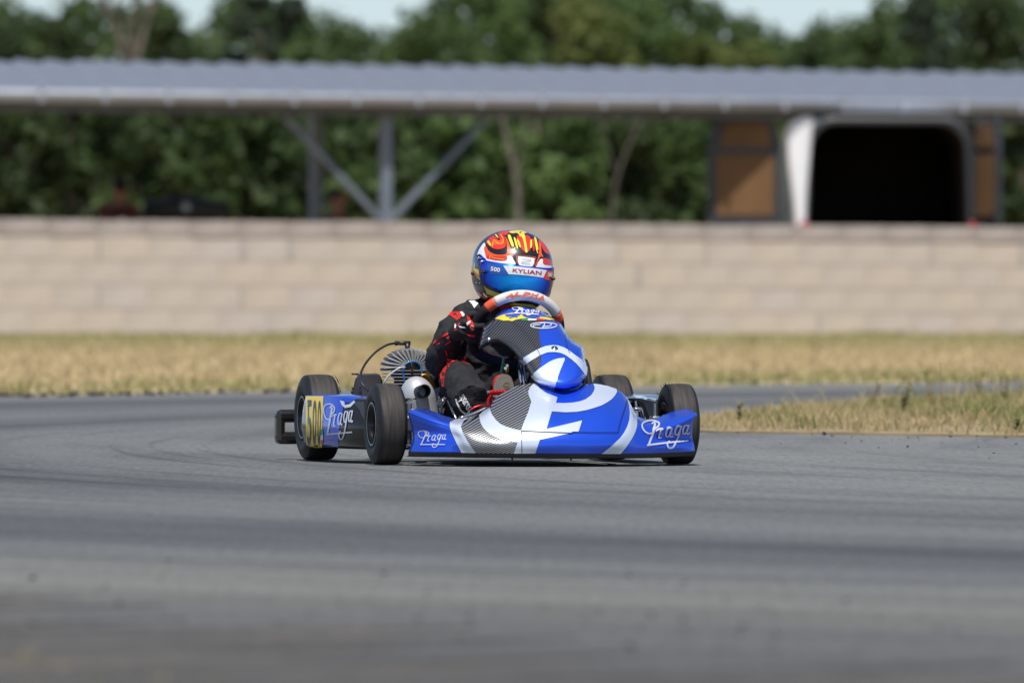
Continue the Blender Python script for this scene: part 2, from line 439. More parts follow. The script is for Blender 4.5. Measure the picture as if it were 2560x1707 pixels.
# ------------------------------------------------------------------ ground
def nodes(name):
    m = bpy.data.materials.new(name); m.use_nodes = True
    nt = m.node_tree
    return m, nt, nt.nodes['Principled BSDF'], lambda t, **k: _mk(nt, t, k), nt.links.new
def _mk(nt, t, k):
    n = nt.nodes.new(t)
    for a, v in k.items():
        if a.startswith('i_'): n.inputs[a[2:].replace('_', ' ')].default_value = v
        else: setattr(n, a, v)
    return n
def ramp(nt, stops):
    r = nt.nodes.new('ShaderNodeValToRGB'); e = r.color_ramp.elements
    e[0].position = stops[0][0]; e[0].color = tuple(stops[0][1]) + (1,)
    e[1].position = stops[-1][0]; e[1].color = tuple(stops[-1][1]) + (1,)
    for p, c in stops[1:-1]:
        k = e.new(p); k.color = tuple(c) + (1,)
    return r
ARC = (25.0, 45.0)                      # the bend turns about this point
def asphalt_mat():
    m, nt, b, N, L = nodes('worn_asphalt')
    tc = N('ShaderNodeTexCoord'); sp = N('ShaderNodeSeparateXYZ'); L(tc.outputs['Object'], sp.inputs[0])
    def math_(op, a, bb=None):
        n = N('ShaderNodeMath', operation=op)
        for i, v in enumerate((a, bb)):
            if v is None: continue
            if isinstance(v, (int, float)): n.inputs[i].default_value = v
            else: L(v, n.inputs[i])
        return n.outputs[0]
    dx = math_('SUBTRACT', sp.outputs[0], ARC[0]); dy = math_('SUBTRACT', sp.outputs[1], ARC[1])
    r = math_('SQRT', math_('ADD', math_('MULTIPLY', dx, dx), math_('MULTIPLY', dy, dy)))
    th = math_('ARCTAN2', dy, math_('MULTIPLY', dx, -1.0))
    def streak(fr, ft, off, det=4.0):
        c = N('ShaderNodeCombineXYZ'); L(math_('MULTIPLY', r, fr), c.inputs[0]); L(math_('MULTIPLY', th, ft), c.inputs[1]); c.inputs[2].default_value = off
        n = N('ShaderNodeTexNoise', i_Scale=1.0, i_Detail=det, i_Roughness=0.6); L(c.outputs[0], n.inputs['Vector'])
        return n.outputs['Fac']
    wob = math_('MULTIPLY', math_('SUBTRACT', streak(0.3, 3.0, 9.0, 2.0), 0.5), 1.2)
    rr = math_('DIVIDE', math_('SUBTRACT', math_('ADD', r, wob), 23.0), 13.0)
    base = ramp(nt, [(0.0, (.158, .166, .163)), (0.20, (.150, .158, .156)), (0.28, (.134, .141, .141)), (0.34, (.092, .095, .098)), (0.40, (.122, .128, .128)),
                     (0.45, (.126, .132, .132)), (0.51, (.084, .086, .090)), (0.57, (.084, .086, .089)), (0.62, (.124, .130, .130)), (0.70, (.152, .156, .144)),
                     (0.80, (.154, .156, .140)), (0.845, (.104, .104, .101)), (1.0, (.095, .094, .091))])
    L(rr, base.inputs[0])
    s1 = ramp(nt, [(0.36, (.74, .74, .75)), (0.50, (1, 1, 1)), (0.70, (1.12, 1.12, 1.11))]); L(streak(1.7, 5.0, 0.0, 5.0), s1.inputs[0])
    s2 = ramp(nt, [(0.33, (.68, .68, .70)), (0.44, (1, 1, 1)), (0.8, (1.05, 1.05, 1.05))]); L(streak(9.0, 2.2, 4.0, 3.0), s2.inputs[0])
    g = N('ShaderNodeTexNoise', i_Scale=95.0, i_Detail=3.0); L(tc.outputs['Object'], g.inputs['Vector'])
    s3 = ramp(nt, [(0.3, (.80, .80, .80)), (0.7, (1.2, 1.2, 1.2))]); L(g.outputs['Fac'], s3.inputs[0])
    mp = N('ShaderNodeMapping'); mp.inputs['Scale'].default_value = (48, 2.4, 1); L(tc.outputs['Object'], mp.inputs[0])
    g2 = N('ShaderNodeTexNoise', i_Scale=1.0, i_Detail=4.0); L(mp.outputs[0], g2.inputs['Vector'])
    s4 = ramp(nt, [(0.3, (.86, .86, .86)), (0.5, (1, 1, 1)), (0.72, (1.14, 1.14, 1.14))]); L(g2.outputs['Fac'], s4.inputs[0])
    def mul(a, c):
        x = N('ShaderNodeMixRGB', blend_type='MULTIPLY'); x.inputs[0].default_value = 1.0; L(a, x.inputs[1]); L(c, x.inputs[2]); return x.outputs[0]
    L(mul(mul(mul(mul(base.outputs[0], s1.outputs[0]), s2.outputs[0]), s3.outputs[0]), s4.outputs[0]), b.inputs['Base Color'])
    b.inputs['Roughness'].default_value = 0.8; b.inputs['Specular IOR Level'].default_value = 0.3
    bp = N('ShaderNodeBump'); bp.inputs['Strength'].default_value = 0.25; bp.inputs['Distance'].default_value = 0.004
    L(g.outputs['Fac'], bp.inputs['Height']); L(bp.outputs[0], b.inputs['Normal'])
    return m
def noise_mat(name, stops, scale, detail=5, rough=0.95, bump=0.0, stretch=None, scale2=None, stops2=None):
    m, nt, b, N, L = nodes(name)
    tc = N('ShaderNodeTexCoord'); mp = N('ShaderNodeMapping')
    if stretch: mp.inputs['Scale'].default_value = stretch
    L(tc.outputs['Object'], mp.inputs[0])
    n = N('ShaderNodeTexNoise', i_Scale=scale, i_Detail=float(detail)); L(mp.outputs[0], n.inputs['Vector'])
    r = ramp(nt, stops); L(n.outputs['Fac'], r.inputs[0]); out = r.outputs[0]
    if scale2:
        n2 = N('ShaderNodeTexNoise', i_Scale=scale2, i_Detail=4.0); L(tc.outputs['Object'], n2.inputs['Vector'])
        r2 = ramp(nt, stops2); L(n2.outputs['Fac'], r2.inputs[0])
        x = N('ShaderNodeMixRGB', blend_type='MULTIPLY'); x.inputs[0].default_value = 1; L(out, x.inputs[1]); L(r2.outputs[0], x.inputs[2]); out = x.outputs[0]
    L(out, b.inputs['Base Color']); b.inputs['Roughness'].default_value = rough; b.inputs['Specular IOR Level'].default_value = 0.2
    if bump:
        bp = N('ShaderNodeBump'); bp.inputs['Strength'].default_value = bump; bp.inputs['Distance'].default_value = 0.02
        L(n.outputs['Fac'], bp.inputs['Height']); L(bp.outputs[0], b.inputs['Normal'])
    return m
M['asphalt'] = asphalt_mat()
M['soil'] = noise_mat('dry_field', [(0.3, (.36, .27, .15)), (0.7, (.50, .40, .24))], 0.8)
M['dirt'] = noise_mat('dark_verge_dirt', [(0.35, (.080, .079, .077)), (0.55, (.106, .104, .100)), (0.74, (.150, .130, .105))], 2.2, 6, bump=0.5, scale2=14, stops2=[(0.3, (.7, .7, .7)), (0.7, (1.15, 1.12, 1.08))])
tag(mesh('ground', [(-1500, -200, -.012), (1500, -200, -.012), (1500, 3500, -.012), (-1500, 3500, -.012)], [(0, 1, 2, 3)], M['soil']), kind='structure')
# far edge of the asphalt (outside of the bend), given as points on the ground
FAR_EDGE = [(-60, 30), (-20, 43), (-9, 54), (-5, 58.3), (-2.5, 61.8), (-1.38, 64.2), (0, 66.8), (1.04, 68.6), (2.9, 71.2), (6, 75), (14, 83), (40, 100)]
fe = cr([(x, y, 0) for x, y in FAR_EDGE], 26)
rnd = random.Random(3)
av = []; af = []
for p in fe:
    j = rnd.uniform(-.42, .42)
    av += [(p.x, min(p.y, 20) - 60, -.004), (p.x, p.y + j, -.004)]
for i in range(len(fe) - 1): af.append((2 * i, 2 * i + 2, 2 * i + 3, 2 * i + 1))
tag(mesh('asphalt_track', av, af, M['asphalt']), kind='structure')
# dirt verge at the near outside of the bend
vv = []; vf = []
for k in range(241):
    a = radians(-160 + k * 0.3)
    j = 33.9 + max(0, (k * .3 - 160 + 140.8) / 6.8) * 1.7 + 0.30 * sin(k * 1.7) + 0.3 * sin(k * 0.53 + 1) + 0.22 * sin(k * 2.9)
    for r_, z_ in ((j, -.006), (j + .01, .0), (60, .0)):
        vv.append((ARC[0] + r_ * cos(a), ARC[1] + r_ * sin(a), z_))
for k in range(240): vf += [(3 * k, 3 * k + 1, 3 * k + 4, 3 * k + 3), (3 * k + 1, 3 * k + 2, 3 * k + 5, 3 * k + 4)]
tag(mesh('verge', vv, vf, M['dirt']), kind='structure')
# grass island inside the bend (a low mound)
ISL = [(0.60, 50.9), (0.66, 49.0), (0.78, 48.1), (1.2, 47.7), (1.9, 46.9), (4, 44.5), (9, 40), (16, 38), (30, 40), (30, 70), (14, 70), (6, 66), (2.6, 62.5), (1.5, 58), (1.0, 54.5), (0.72, 52.3)]
io = smooth_outline([(x, y) for x, y in ISL], 5)
iv = [(x, y, 0.004) for x, y in io]; n0 = len(iv)
cxi, cyi = 12.0, 53.0
iv += [(cxi + (x - cxi) * .93, cyi + (y - cyi) * .93, 0.02) for x, y in io]
iv += [(x, y, -.010) for x, y in io]
ifc = [(i, (i + 1) % n0, n0 + (i + 1) % n0, n0 + i) for i in range(n0)] + [tuple(range(n0, 2 * n0))] + [(i, 2 * n0 + i, 2 * n0 + (i + 1) % n0, (i + 1) % n0) for i in range(n0)]
M['islandsoil'] = noise_mat('dry_island_soil', [(0.3, (.22, .165, .095)), (0.7, (.36, .28, .17))], 6)
tag(mesh('grass_island', iv, ifc, M['islandsoil'], smooth=False), kind='structure')

# ------------------------------------------------------------------ grass
def blade_mat(name, stops, green, tscale=1.2):
    m, nt, b, N, L = nodes(name)
    at = N('ShaderNodeAttribute', attribute_name='tint')
    sp = N('ShaderNodeSeparateColor'); L(at.outputs['Color'], sp.inputs[0])
    r = ramp(nt, stops); L(sp.outputs[0], r.inputs[0])
    r2 = ramp(nt, green); L(sp.outputs[0], r2.inputs[0])
    x = N('ShaderNodeMixRGB'); L(sp.outputs[1], x.inputs[0]); L(r.outputs[0], x.inputs[1]); L(r2.outputs[0], x.inputs[2])
    L(x.outputs[0], b.inputs['Base Color']); b.inputs['Roughness'].default_value = 0.8; b.inputs['Specular IOR Level'].default_value = 0.2
    tr = N('ShaderNodeBsdfTranslucent'); L(x.outputs[0], tr.inputs[0])
    ms = N('ShaderNodeMixShader'); ms.inputs[0].default_value = 0.45
    L(b.outputs[0], ms.inputs[1]); L(tr.outputs[0], ms.inputs[2])
    L(ms.outputs[0], nt.nodes['Material Output'].inputs[0])
    return m
M['blades'] = blade_mat('grass_blades', [(0.0, (.45, .345, .19)), (0.5, (.60, .475, .275)), (1.0, (.73, .60, .38))], [(0.0, (.13, .175, .05)), (1.0, (.27, .32, .10))])
def grass(name, spots, parent=None, tk=1.0):
    """spots: (x, y, height, lean, green 0..1, width)"""
    vs, fs, tint = [], [], []
    for (x, y, h, ln, g, w) in spots:
        a = rnd.uniform(0, 2 * pi); lx, ly = cos(a) * ln * h, sin(a) * ln * h
        wx = w / 2; t = rnd.random() * tk; c = (t, g, 0, 1)
        b0 = len(vs)
        wa = rnd.uniform(-.7, .7); cx, sx = cos(wa) * wx, sin(wa) * wx
        vs += [(x - cx, y - sx, 0), (x + cx, y + sx, 0), (x + cx * .7 + lx * .35, y + sx * .7 + ly * .35, h * .6), (x - cx * .7 + lx * .35, y - sx * .7 + ly * .35, h * .6), (x + lx, y + ly, h)]
        fs += [(b0, b0 + 1, b0 + 2, b0 + 3), (b0 + 3, b0 + 2, b0 + 4)]
        tint += [c] * 5
    o = mesh(name, vs, fs, M['blades'], parent, smooth=False)
    at = o.data.color_attributes.new('tint', 'FLOAT_COLOR', 'POINT')
    at.data.foreach_set('color', [q for c in tint for q in c])
    return tag(o, kind='stuff')
def far_edge_y(x):
    for a, b in zip(fe, fe[1:]):
        if a.x <= x <= b.x: return a.y + (b.y - a.y) * (x - a.x) / (b.x - a.x)
    return 70
from mathutils import noise as mnoise
WALL_A = radians(27); WY = 122.0
def wall_y(x): return WY + x * math.tan(WALL_A)
sp_ = []
while len(sp_) < 62000:
    x = rnd.uniform(-9, 9)
    y0 = far_edge_y(x); y1 = wall_y(x) - 1.5
    t = rnd.random() ** 1.3
    y = y0 - .1 + (y1 - y0) * t
    d = y - y0
    g = 0.05 + 0.25 * max(0, mnoise.noise((x * .8, y * .06, 0)))
    if d < 6.0: g = max(g, .95 * (1 - d / 6.0) ** .6 * rnd.uniform(.35, 1.1) * (1.1 if x > 0 else .9))
    if y1 - y < 30: g = max(g, .85 * (1 - (y1 - y) / 30) ** .7 * rnd.uniform(.5, 1.2))
    n_ = mnoise.noise((x * 1.5, y * .25, 3))
    h = rnd.uniform(.02, .062) * (1 + .6 * n_)
    if d < 1.2: h *= .55
    sp_.append((x, y, h, rnd.uniform(.1, .8), min(1, g), rnd.uniform(.008, .02)))
grass('field_grass', sp_)
iso = [(p[0], p[1]) for p in io]
sp_ = []
while len(sp_) < 30000:
    x = rnd.uniform(.4, 4.2); y = rnd.uniform(43, 66)
    if not inside((x, y), iso): continue
    e = edge_dist((x, y), iso)
    if e < .12 and rnd.random() < .3: continue
    n_ = mnoise.noise((x * 2.2, y * .7, 1)); n2 = mnoise.noise((x * 1.2, y * .5, 8))
    k = min(1, .35 + e * .55)
    h = rnd.uniform(.025, .105) * k * (1 + .8 * n_)
    if rnd.random() < .03 + .03 * (x > 1.8): h *= rnd.uniform(1.4, 2.4)
    g = min(1, max(0, .50 + 1.2 * n2 + rnd.uniform(-.25, .25))) * (0.35 if e < .3 else 1)
    sp_.append((x, y, h, rnd.uniform(.15, .9), g, rnd.uniform(.003, .007)))
grass('island_grass', sp_, None, .55)
sp_ = []
while len(sp_) < 700:
    a = radians(rnd.uniform(-137, -119)); r_ = 34.9 + abs(rnd.gauss(0, 1.6))
    x = ARC[0] + r_ * cos(a); y = ARC[1] + r_ * sin(a)
    if r_ < 35.7 + max(0, x + .85) * 2.6: continue
    if rnd.random() < .5: continue
    sp_.append((x, y, rnd.uniform(.006, .020), rnd.uniform(.3, 1.2), rnd.uniform(.1, .6), rnd.uniform(.002, .004)))
grass('verge_grass', sp_, None, .3)
# weeds along the wall foot
sp_ = []
for k in range(2600):
    x = rnd.uniform(-8.5, 8.5); y = wall_y(x) - abs(rnd.gauss(0, .5)) - .15
    n_ = max(0.15, .5 + mnoise.noise((x * 1.3, 0, 5)))
    sp_.append((x, y, rnd.uniform(.02, .075) * n_, rnd.uniform(.1, .5), rnd.uniform(.75, 1), rnd.uniform(.012, .025)))
grass('wall_foot_grass', sp_)

# tall weeds on the island, each a plant of its own
M['stalk'] = mat('dry_weed_stalk', (.22, .15, .075), .9, var=.3, vscale=30)
M['weedleaf'] = mat('weed_leaf', (.12, .17, .05), .8, var=.35, vscale=20)
M['weedhead'] = mat('weed_seed_head', (.42, .33, .10), .9, var=.3, vscale=40)
def weed(px, Y, h, kind, label):
    p = WP(px, 800, Y); root = empty('tall_weed', (p.x, Y, 0))
    tag(root, label, 'weed', 'tall weeds on the grass island')
    r = random.Random(int(px)); datas = []; leaf_v, leaf_f, hv = [], [], []
    ns = 1 if kind == 'stalk' else r.randint(4, 7)
    for s in range(ns):
        a = r.uniform(0, 2 * pi); sprd = 0.02 if ns == 1 else .22
        hh = h * (1 if s == 0 else r.uniform(.55, .95))
        tip = Vector((cos(a) * sprd * hh, sin(a) * sprd * hh, hh))
        path = cr([(0, 0, 0), (tip.x * .3, tip.y * .3, hh * .5), tuple(tip)], 4)
        datas.append(tube_data(path, [.003 - .002 * i / len(path) for i in range(len(path))], 5))
        if kind != 'stalk':
            for q in range(9 if kind == 'leafy' else 4):
                c = path[r.randint(1, len(path) - 1)]; b = r.uniform(0, 2 * pi); l = r.uniform(.018, .035)
                d = Vector((cos(b), sin(b), r.uniform(-.1, .8))).normalized(); sd = d.cross(Vector((0, 0, 1))).normalized() * l * .25
                i0 = len(leaf_v); leaf_v += [c, c + d * l * .5 + sd, c + d * l, c + d * l * .5 - sd]; leaf_f.append((i0, i0 + 1, i0 + 2, i0 + 3))
        hv.append(tip)
    v, f = merge(*datas); mesh('stem', v, f, M['stalk'], root)
    if leaf_v: mesh('foliage', leaf_v, leaf_f, M['weedleaf'], root, smooth=False)
    if kind != 'leafy':
        bm = bmesh.new()
        for t in hv:
            rr = bmesh.ops.create_icosphere(bm, subdivisions=1, radius=.006)['verts']; bmesh.ops.translate(bm, verts=rr, vec=t)
        tag(bm_obj('seed_head', bm, M['weedhead'], root), kind='stuff')
weed(2354, 50.5, .245, 'stalk', 'tallest bare brown stalk rising above the right grass island')
weed(2260, 53.0, .20, 'leafy', 'bushy green weed just left of the tall brown stalk')
weed(2185, 55.0, .15, 'flower', 'thin weed with pale seed heads at the left of the bushy green weed')
weed(2328, 54.5, .22, 'flower', 'slender weed with seed heads touching the left of the tall brown stalk')
weed(2512, 54.0, .21, 'flower', 'spindly weed with pale seed heads near the right photo edge')
weed(2440, 56.0, .17, 'flower', 'low spindly weed between the tall brown stalk and the right edge weed')
weed(2545, 47.3, .07, 'leafy', 'small low green weed at the asphalt edge on the far right')
weed(1850, 50.6, .085, 'leafy', 'short green tuft on the left tip of the grass island')

# rubber crumbs and stones lying on the asphalt
M['rubber'] = mat('torn_rubber', (.018, .016, .016), .8, var=.3, vscale=60)
M['pebble'] = mat('pale_pebble', (.20, .175, .15), .9, var=.3, vscale=60)
def chunk(bm, x, y, s, r, z=0.0, flat=.5):
    v = bmesh.ops.create_icosphere(bm, subdivisions=1, radius=s)['verts']
    for q in v: q.co = Vector((q.co.x * r.uniform(.6, 1.5), q.co.y * r.uniform(.6, 1.5), q.co.z * r.uniform(.3, .9) * flat * 1.6 + s * .25)) + Vector((x, y, z))
bm = bmesh.new(); r = random.Random(11)
for k in range(46):
    x = r.uniform(.8, 2.6); e = abs(r.gauss(0, 2.2)); y = 47.6 - (x - 1.2) * 1.2 - e
    chunk(bm, x, y, r.uniform(.002, .007), r)
for k in range(130):
    x = r.uniform(-2.6, -.6); y = far_edge_y(x) - abs(r.gauss(0, .6)); chunk(bm, x, y, r.uniform(.006, .02), r)
for k in range(90):
    x = r.uniform(-.9, .8); y = r.uniform(20, 25.5); chunk(bm, x, y, r.uniform(.002, .006), r)
tag(bm_obj('rubber_crumbs', bm, M['rubber']), kind='stuff')
bm = bmesh.new()
for k in range(110):
    a = radians(r.uniform(-138, -118)); q = r.uniform(33.9, 37); chunk(bm, ARC[0] + q * cos(a), ARC[1] + q * sin(a), r.uniform(.002, .005), r)
for k in range(120):
    x = r.uniform(.62, 1.7); chunk(bm, x, 53 + (x - .7) * 6 + r.gauss(0, .5), r.uniform(.006, .016), r)
tag(bm_obj('pebbles', bm, M['pebble']), kind='stuff')
for (px, py, s, lab) in ((2118, 1077, .018, 'largest black rubber chunk at the foot of the grass island'), (2178, 1080, .009, 'small black rubber chunk right of the largest one by the island'),
                         (2060, 1083, .010, 'flat black rubber strip left of the largest chunk by the island'), (82, 1448, .007, 'blurred dark pebble on the near left asphalt, nearest the left edge'),
                         (422, 1402, .004, 'faint dark pebble on the near asphalt right of the left edge one')):
    Y = 19008 / (py - 683); p = WP(px, py, Y); b2 = bmesh.new(); chunk(b2, 0, 0, s, r, flat=.8)
    o = bm_obj('rubber_chunk', b2, M['rubber']); o.location = (p.x, Y, 0)
    tag(o, lab, 'rubber chunk', 'loose bits lying on the asphalt')

# ------------------------------------------------------------------ block wall
wall = empty('block_wall', (0, WY, 0), WALL_A)
wall.rotation_euler = (0, radians(.22), WALL_A)
tag(wall, 'long low wall of tan and grey concrete blocks behind the grass', 'wall')
M['mortar'] = mat('wall_mortar', (.45, .405, .35), .95, var=.15, vscale=4)
BL = [mat('tan_block', (.485, .425, .36), .92, var=.08, vscale=5, bump=.3, bscale=30), mat('grey_block', (.465, .42, .37), .92, var=.08, vscale=5, bump=.3, bscale=30),
      mat('buff_block', (.47, .42, .36), .92, var=.08, vscale=5, bump=.3, bscale=30), mat('cool_grey_block', (.465, .42, .385), .92, var=.08, vscale=5, bump=.3, bscale=30)]
M['cope'] = mat('coping_concrete', (.33, .295, .275), .95, var=.2, vscale=3, bump=.3, bscale=20)
M['darkfill'] = mat('dark_joint_mortar', (.37, .34, .315), .95, var=.2, vscale=8)
bm = bmesh.new(); add_box(bm, (0, .10, .46), (28.2, .190, .90)); bm_obj('mortar_core', bm, M['mortar'], wall)
def block_mesh(name, l, h, mm, bev=.0025):
    bm = bmesh.new(); add_box(bm, (0, 0, 0), (l, .20, h), bev=bev)
    me = bpy.data.meshes.new(name); bm.to_mesh(me); bm.free(); me.materials.append(mm); return me
BM_ = [block_mesh('block', .493, .225, m_) for m_ in BL]
CPM = block_mesh('coping_block', .496, .150, M['cope'], .008)
r = random.Random(5)
DFM = block_mesh('joint_filler', .075, .222, M['darkfill'], .004)
for row in range(4):
    for k in range(-28, 28):
        n_ = mnoise.noise((k * .7, row * 1.3, 2))
        me = BM_[0] if r.random() < .38 else BM_[r.choice((1, 1, 2, 3))]
        o = link(bpy.data.objects.new('block', me), wall)
        o.location = (k * .5 + (.25 if row % 2 else 0) + .12, .1 + r.uniform(-.007, -.001), .005 + .112 + row * .232)
        if r.random() < .16:
            f_ = link(bpy.data.objects.new('joint_filler', DFM), wall)
            f_.location = (k * .5 + (.25 if row % 2 else 0) + .12 - .25, .096, .117 + row * .232)
for k in range(-28, 28):
    o = link(bpy.data.objects.new('coping_block', CPM), wall); o.location = (k * .5 + .3, .1 - .012 + r.uniform(-.004, .004), 1.005 + r.uniform(-.006, .006))
# loose mortar crumbs along the coping top
bm = bmesh.new()
for k in range(160):
    chunk(bm, r.uniform(-8.5, 8.5), r.uniform(.02, .18), r.uniform(.008, .02), r, 1.078)
tag(bm_obj('mortar_crumbs', bm, M['cope'], wall), kind='stuff')

# ------------------------------------------------------------------ shed
SH_A = radians(27); SHY = 127.0
shed = empty('open_shed', (0, SHY, 0), SH_A)
shed.rotation_euler = (0, radians(.12), SH_A)
tag(shed, 'open shed with ribbed grey metal roof on braced steel posts', 'shed')
M['sheet'] = mat('galvanised_roof_sheet', (.215, .24, .29), .5, .2, 0, .08, 2.5)
M['gutter'] = mat('zinc_gutter', (.33, .36, .42), .5, .1, 0, .08, 3)
M['fascia'] = mat('dark_eave_beam', (.10, .095, .09), .7, .1, 0, .15, 3)
M['post'] = mat('grey_steel_post', (.175, .205, .255), .5, .2, 0, .1, 3)
ZE, ZF, RL = 2.35, 2.725, 4.5
def roof_sheet():
    prof = []
    for k in range(3):
        b = k / 3
        prof += [(b, 0), (b + .11, 0), (b + .145, .042), (b + .185, .042), (b + .22, 0)]
    prof.append((1.0, 0)); vs = []; fs = []
    for (y, z) in ((-.12, ZE - .01), (RL, ZF)):
        for (x, h) in prof: vs.append((x, y, z + h))
        for (x, h) in prof: vs.append((x, y, z + h - .006))
    n = len(prof)
    for i in range(n - 1):
        fs += [(i, i + 1, 2 * n + i + 1, 2 * n + i), (n + i + 1, n + i, 3 * n + i, 3 * n + i + 1), (n + i, n + i + 1, i + 1, i), (2 * n + i, 2 * n + i + 1, 3 * n + i + 1, 3 * n + i)]
    me = bpy.data.meshes.new('roof_sheet'); me.from_pydata(vs, [], fs); me.update(); me.materials.append(M['sheet']); return me
RS = roof_sheet()
for k in range(-11, 11):
    o = link(bpy.data.objects.new('roof_sheet', RS), shed); o.location = (k * 1.0 + .1, 0, .003 * (k % 2))
# half round gutter along the eave with its brackets
gv = []; gf = []; gp = [(.065 * cos(a), .115 * sin(a)) for a in [pi + pi * i / 8 for i in range(9)]]
for x in (-11, 11):
    for (y, z) in gp: gv.append((x, -.18 + y, 2.375 + z))
gf = [(i, i + 1, 9 + i + 1, 9 + i) for i in range(8)]
g = mesh('gutter', gv, gf, M['gutter'], shed); md = g.modifiers.new('s', 'SOLIDIFY'); md.thickness = .004; bake(g)
bm = bmesh.new(); add_box(bm, (0, 0, 0), (.05, .02, .16), bev=.004); add_box(bm, (0, .03, .07), (.05, .08, .012))
BR = bpy.data.meshes.new('gutter_bracket'); bm.to_mesh(BR); bm.free(); BR.materials.append(M['gutter'])
for k in range(-15, 16):
    o = link(bpy.data.objects.new('gutter_bracket', BR), shed); o.location = (k * .69 + .2, -.255, 2.335)
for y, h in ((-.05, .11), (1.5, .12), (3.0, .12), (4.3, .12)):
    z = ZE + (ZF - ZE) * y / RL - .075 - h / 2 + (.03 if y > 0 else .0)
    bm = bmesh.new(); add_box(bm, (0, y, z), (22, .10, h)); bm_obj('eave_beam' if y < 0 else 'purlin', bm, M['fascia'], shed)
for (x, y) in ((-1.36, .12), (-.46, 3.55), (-7.6, .12), (-6.7, 3.55), (7.1, 3.55)):
    top = ZE + (ZF - ZE) * y / RL - .12
    bm = bmesh.new(); add_box(bm, (x, y, top / 2), (.105, .105, top), bev=.008); bm_obj('post', bm, M['post'], shed)
for s in (-1, 1):
    bm = bmesh.new(); a = Vector((-1.36 + s * .06, .12, 1.13)); b = Vector((-1.36 + s * 1.12, .12, 2.14)); d = b - a
    add_box(bm, (a + b) / 2, (.058, .05, d.length), d.to_track_quat('Z', 'Y').to_matrix(), .005); bm_obj('brace', bm, M['post'], shed)

# ------------------------------------------------------------------ van with its rear doors open
van = empty('delivery_van', (0, 0, 0)); VY = 128.42
vc = WP(2222, 520, VY); van.location = (vc.x, VY, 0); van.rotation_euler = (0, 0, radians(2.0))
tag(van, 'white delivery van parked under the shed with rear doors open', 'van')
M['vanwhite'] = mat('white_van_paint', (.78, .80, .83), .35, 0, .5, .03)
M['vanshade'] = mat('shaded_door_frame', (.024, .027, .033), .5, 0, .1, .06)  # dark colour stands in for shade on the frame and doors
M['ply'] = mat('brown_plywood_lining', (.14, .072, .026), .75, 0, 0, .12, 3)  # brown, darkened in place of the shade on the open doors
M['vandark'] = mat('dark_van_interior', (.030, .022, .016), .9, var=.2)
def rrect(w, h, rt, rb, z0, n=6, lean=0.0):    # rounded rectangle outline (x, z); lean narrows the top
    pts = []
    for (cx, cz, r_, a0) in ((w / 2 - rb, z0 + rb, rb, -90), (w / 2 - rt, z0 + h - rt, rt, 0), (-w / 2 + rt, z0 + h - rt, rt, 90), (-w / 2 + rb, z0 + rb, rb, 180)):
        for k in range(n + 1):
            a = radians(a0 + 90 * k / n); x = cx + r_ * cos(a); z = cz + r_ * sin(a)
            pts.append((x * (1 - lean * (z - z0) / h), z))
    return pts
outer = rrect(1.84, 1.85, .30, .08, .34, lean=.08); inner = rrect(1.66, 1.57, .26, .05, .55, lean=.07)
vs, fs = [], []; n = len(outer)
lay = [(inner, .03), (outer, .0), (outer, .05), (outer, 4.2), ([(x * .8, .34 + (z - .34) * .75) for x, z in outer], 5.0)]
for o_, y in lay: vs += [(x, y, z) for x, z in o_]
for j in range(len(lay) - 1):
    for i in range(n): fs.append((j * n + i, j * n + (i + 1) % n, (j + 1) * n + (i + 1) % n, (j + 1) * n + i))
fs.append(tuple(range((len(lay) - 1) * n, len(lay) * n)))
o = mesh('body', vs, fs, [M['vanwhite'], M['vanshade']], van)
for q in o.data.polygons:
    if q.center.y < .2: q.material_index = 1
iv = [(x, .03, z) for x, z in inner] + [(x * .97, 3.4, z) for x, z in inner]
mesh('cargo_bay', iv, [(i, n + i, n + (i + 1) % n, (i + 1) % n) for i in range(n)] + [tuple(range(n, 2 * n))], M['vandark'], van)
for s in (-1, 1):
    for y in (.9, 4.0):
        v, f = lathe([(-.09, .0), (-.09, .2), (-.1, .31), (.1, .31), (.09, .2), (.09, 0)], 24)
        mesh('wheel', [q + Vector((s * .82, y, .31)) for q in v], f, M['tyre'], van)
def van_door(hx, ang, s, lab=None):
    w = .78; h = 1.92; th = .06
    pts = [(0, .42), (w, .42), (w, 1.85), (w - .06, 2.16), (w - .10, 2.19), (.12, 2.20), (.05, 2.0)]
    R = Matrix.Translation((hx, -.02, 0)) @ Matrix.Rotation(ang, 4, 'Z')
    def P(x, y, z): return R @ Vector((s * x, y, z))
    vs = [P(x, 0, z) for x, z in pts] + [P(x, th, z) for x, z in pts]; n = len(pts)
    fs = [tuple(range(n)), tuple(range(n, 2 * n))[::-1]] + [(i, n + i, n + (i + 1) % n, (i + 1) % n) for i in range(n)]
    d = mesh('rear_door', vs, fs, M['vanshade'], van, smooth=False); 
    if lab: d['label'] = lab
    for poly in ([(.11, 1.19), (.665, 1.19), (.69, 1.23), (.69, 1.78), (.65, 1.81), (.15, 1.81), (.11, 1.78)], [(.14, 1.88), (.66, 1.88), (.58, 2.12), (.20, 2.12), (.16, 2.06)], [(.11, .5), (.69, .5), (.69, 1.06), (.11, 1.06)]):
        sm = [(x, z) for x, z in poly]; n = len(sm)
        v2 = [P(x, -.012, z) for x, z in sm] + [P(x, .0, z) for x, z in sm]
        mesh('lining_panel', v2, [tuple(range(n)), tuple(range(n, 2 * n))[::-1]] + [(i, n + i, n + (i + 1) % n, (i + 1) % n) for i in range(n)], M['ply'], d, smooth=False)
cv = []
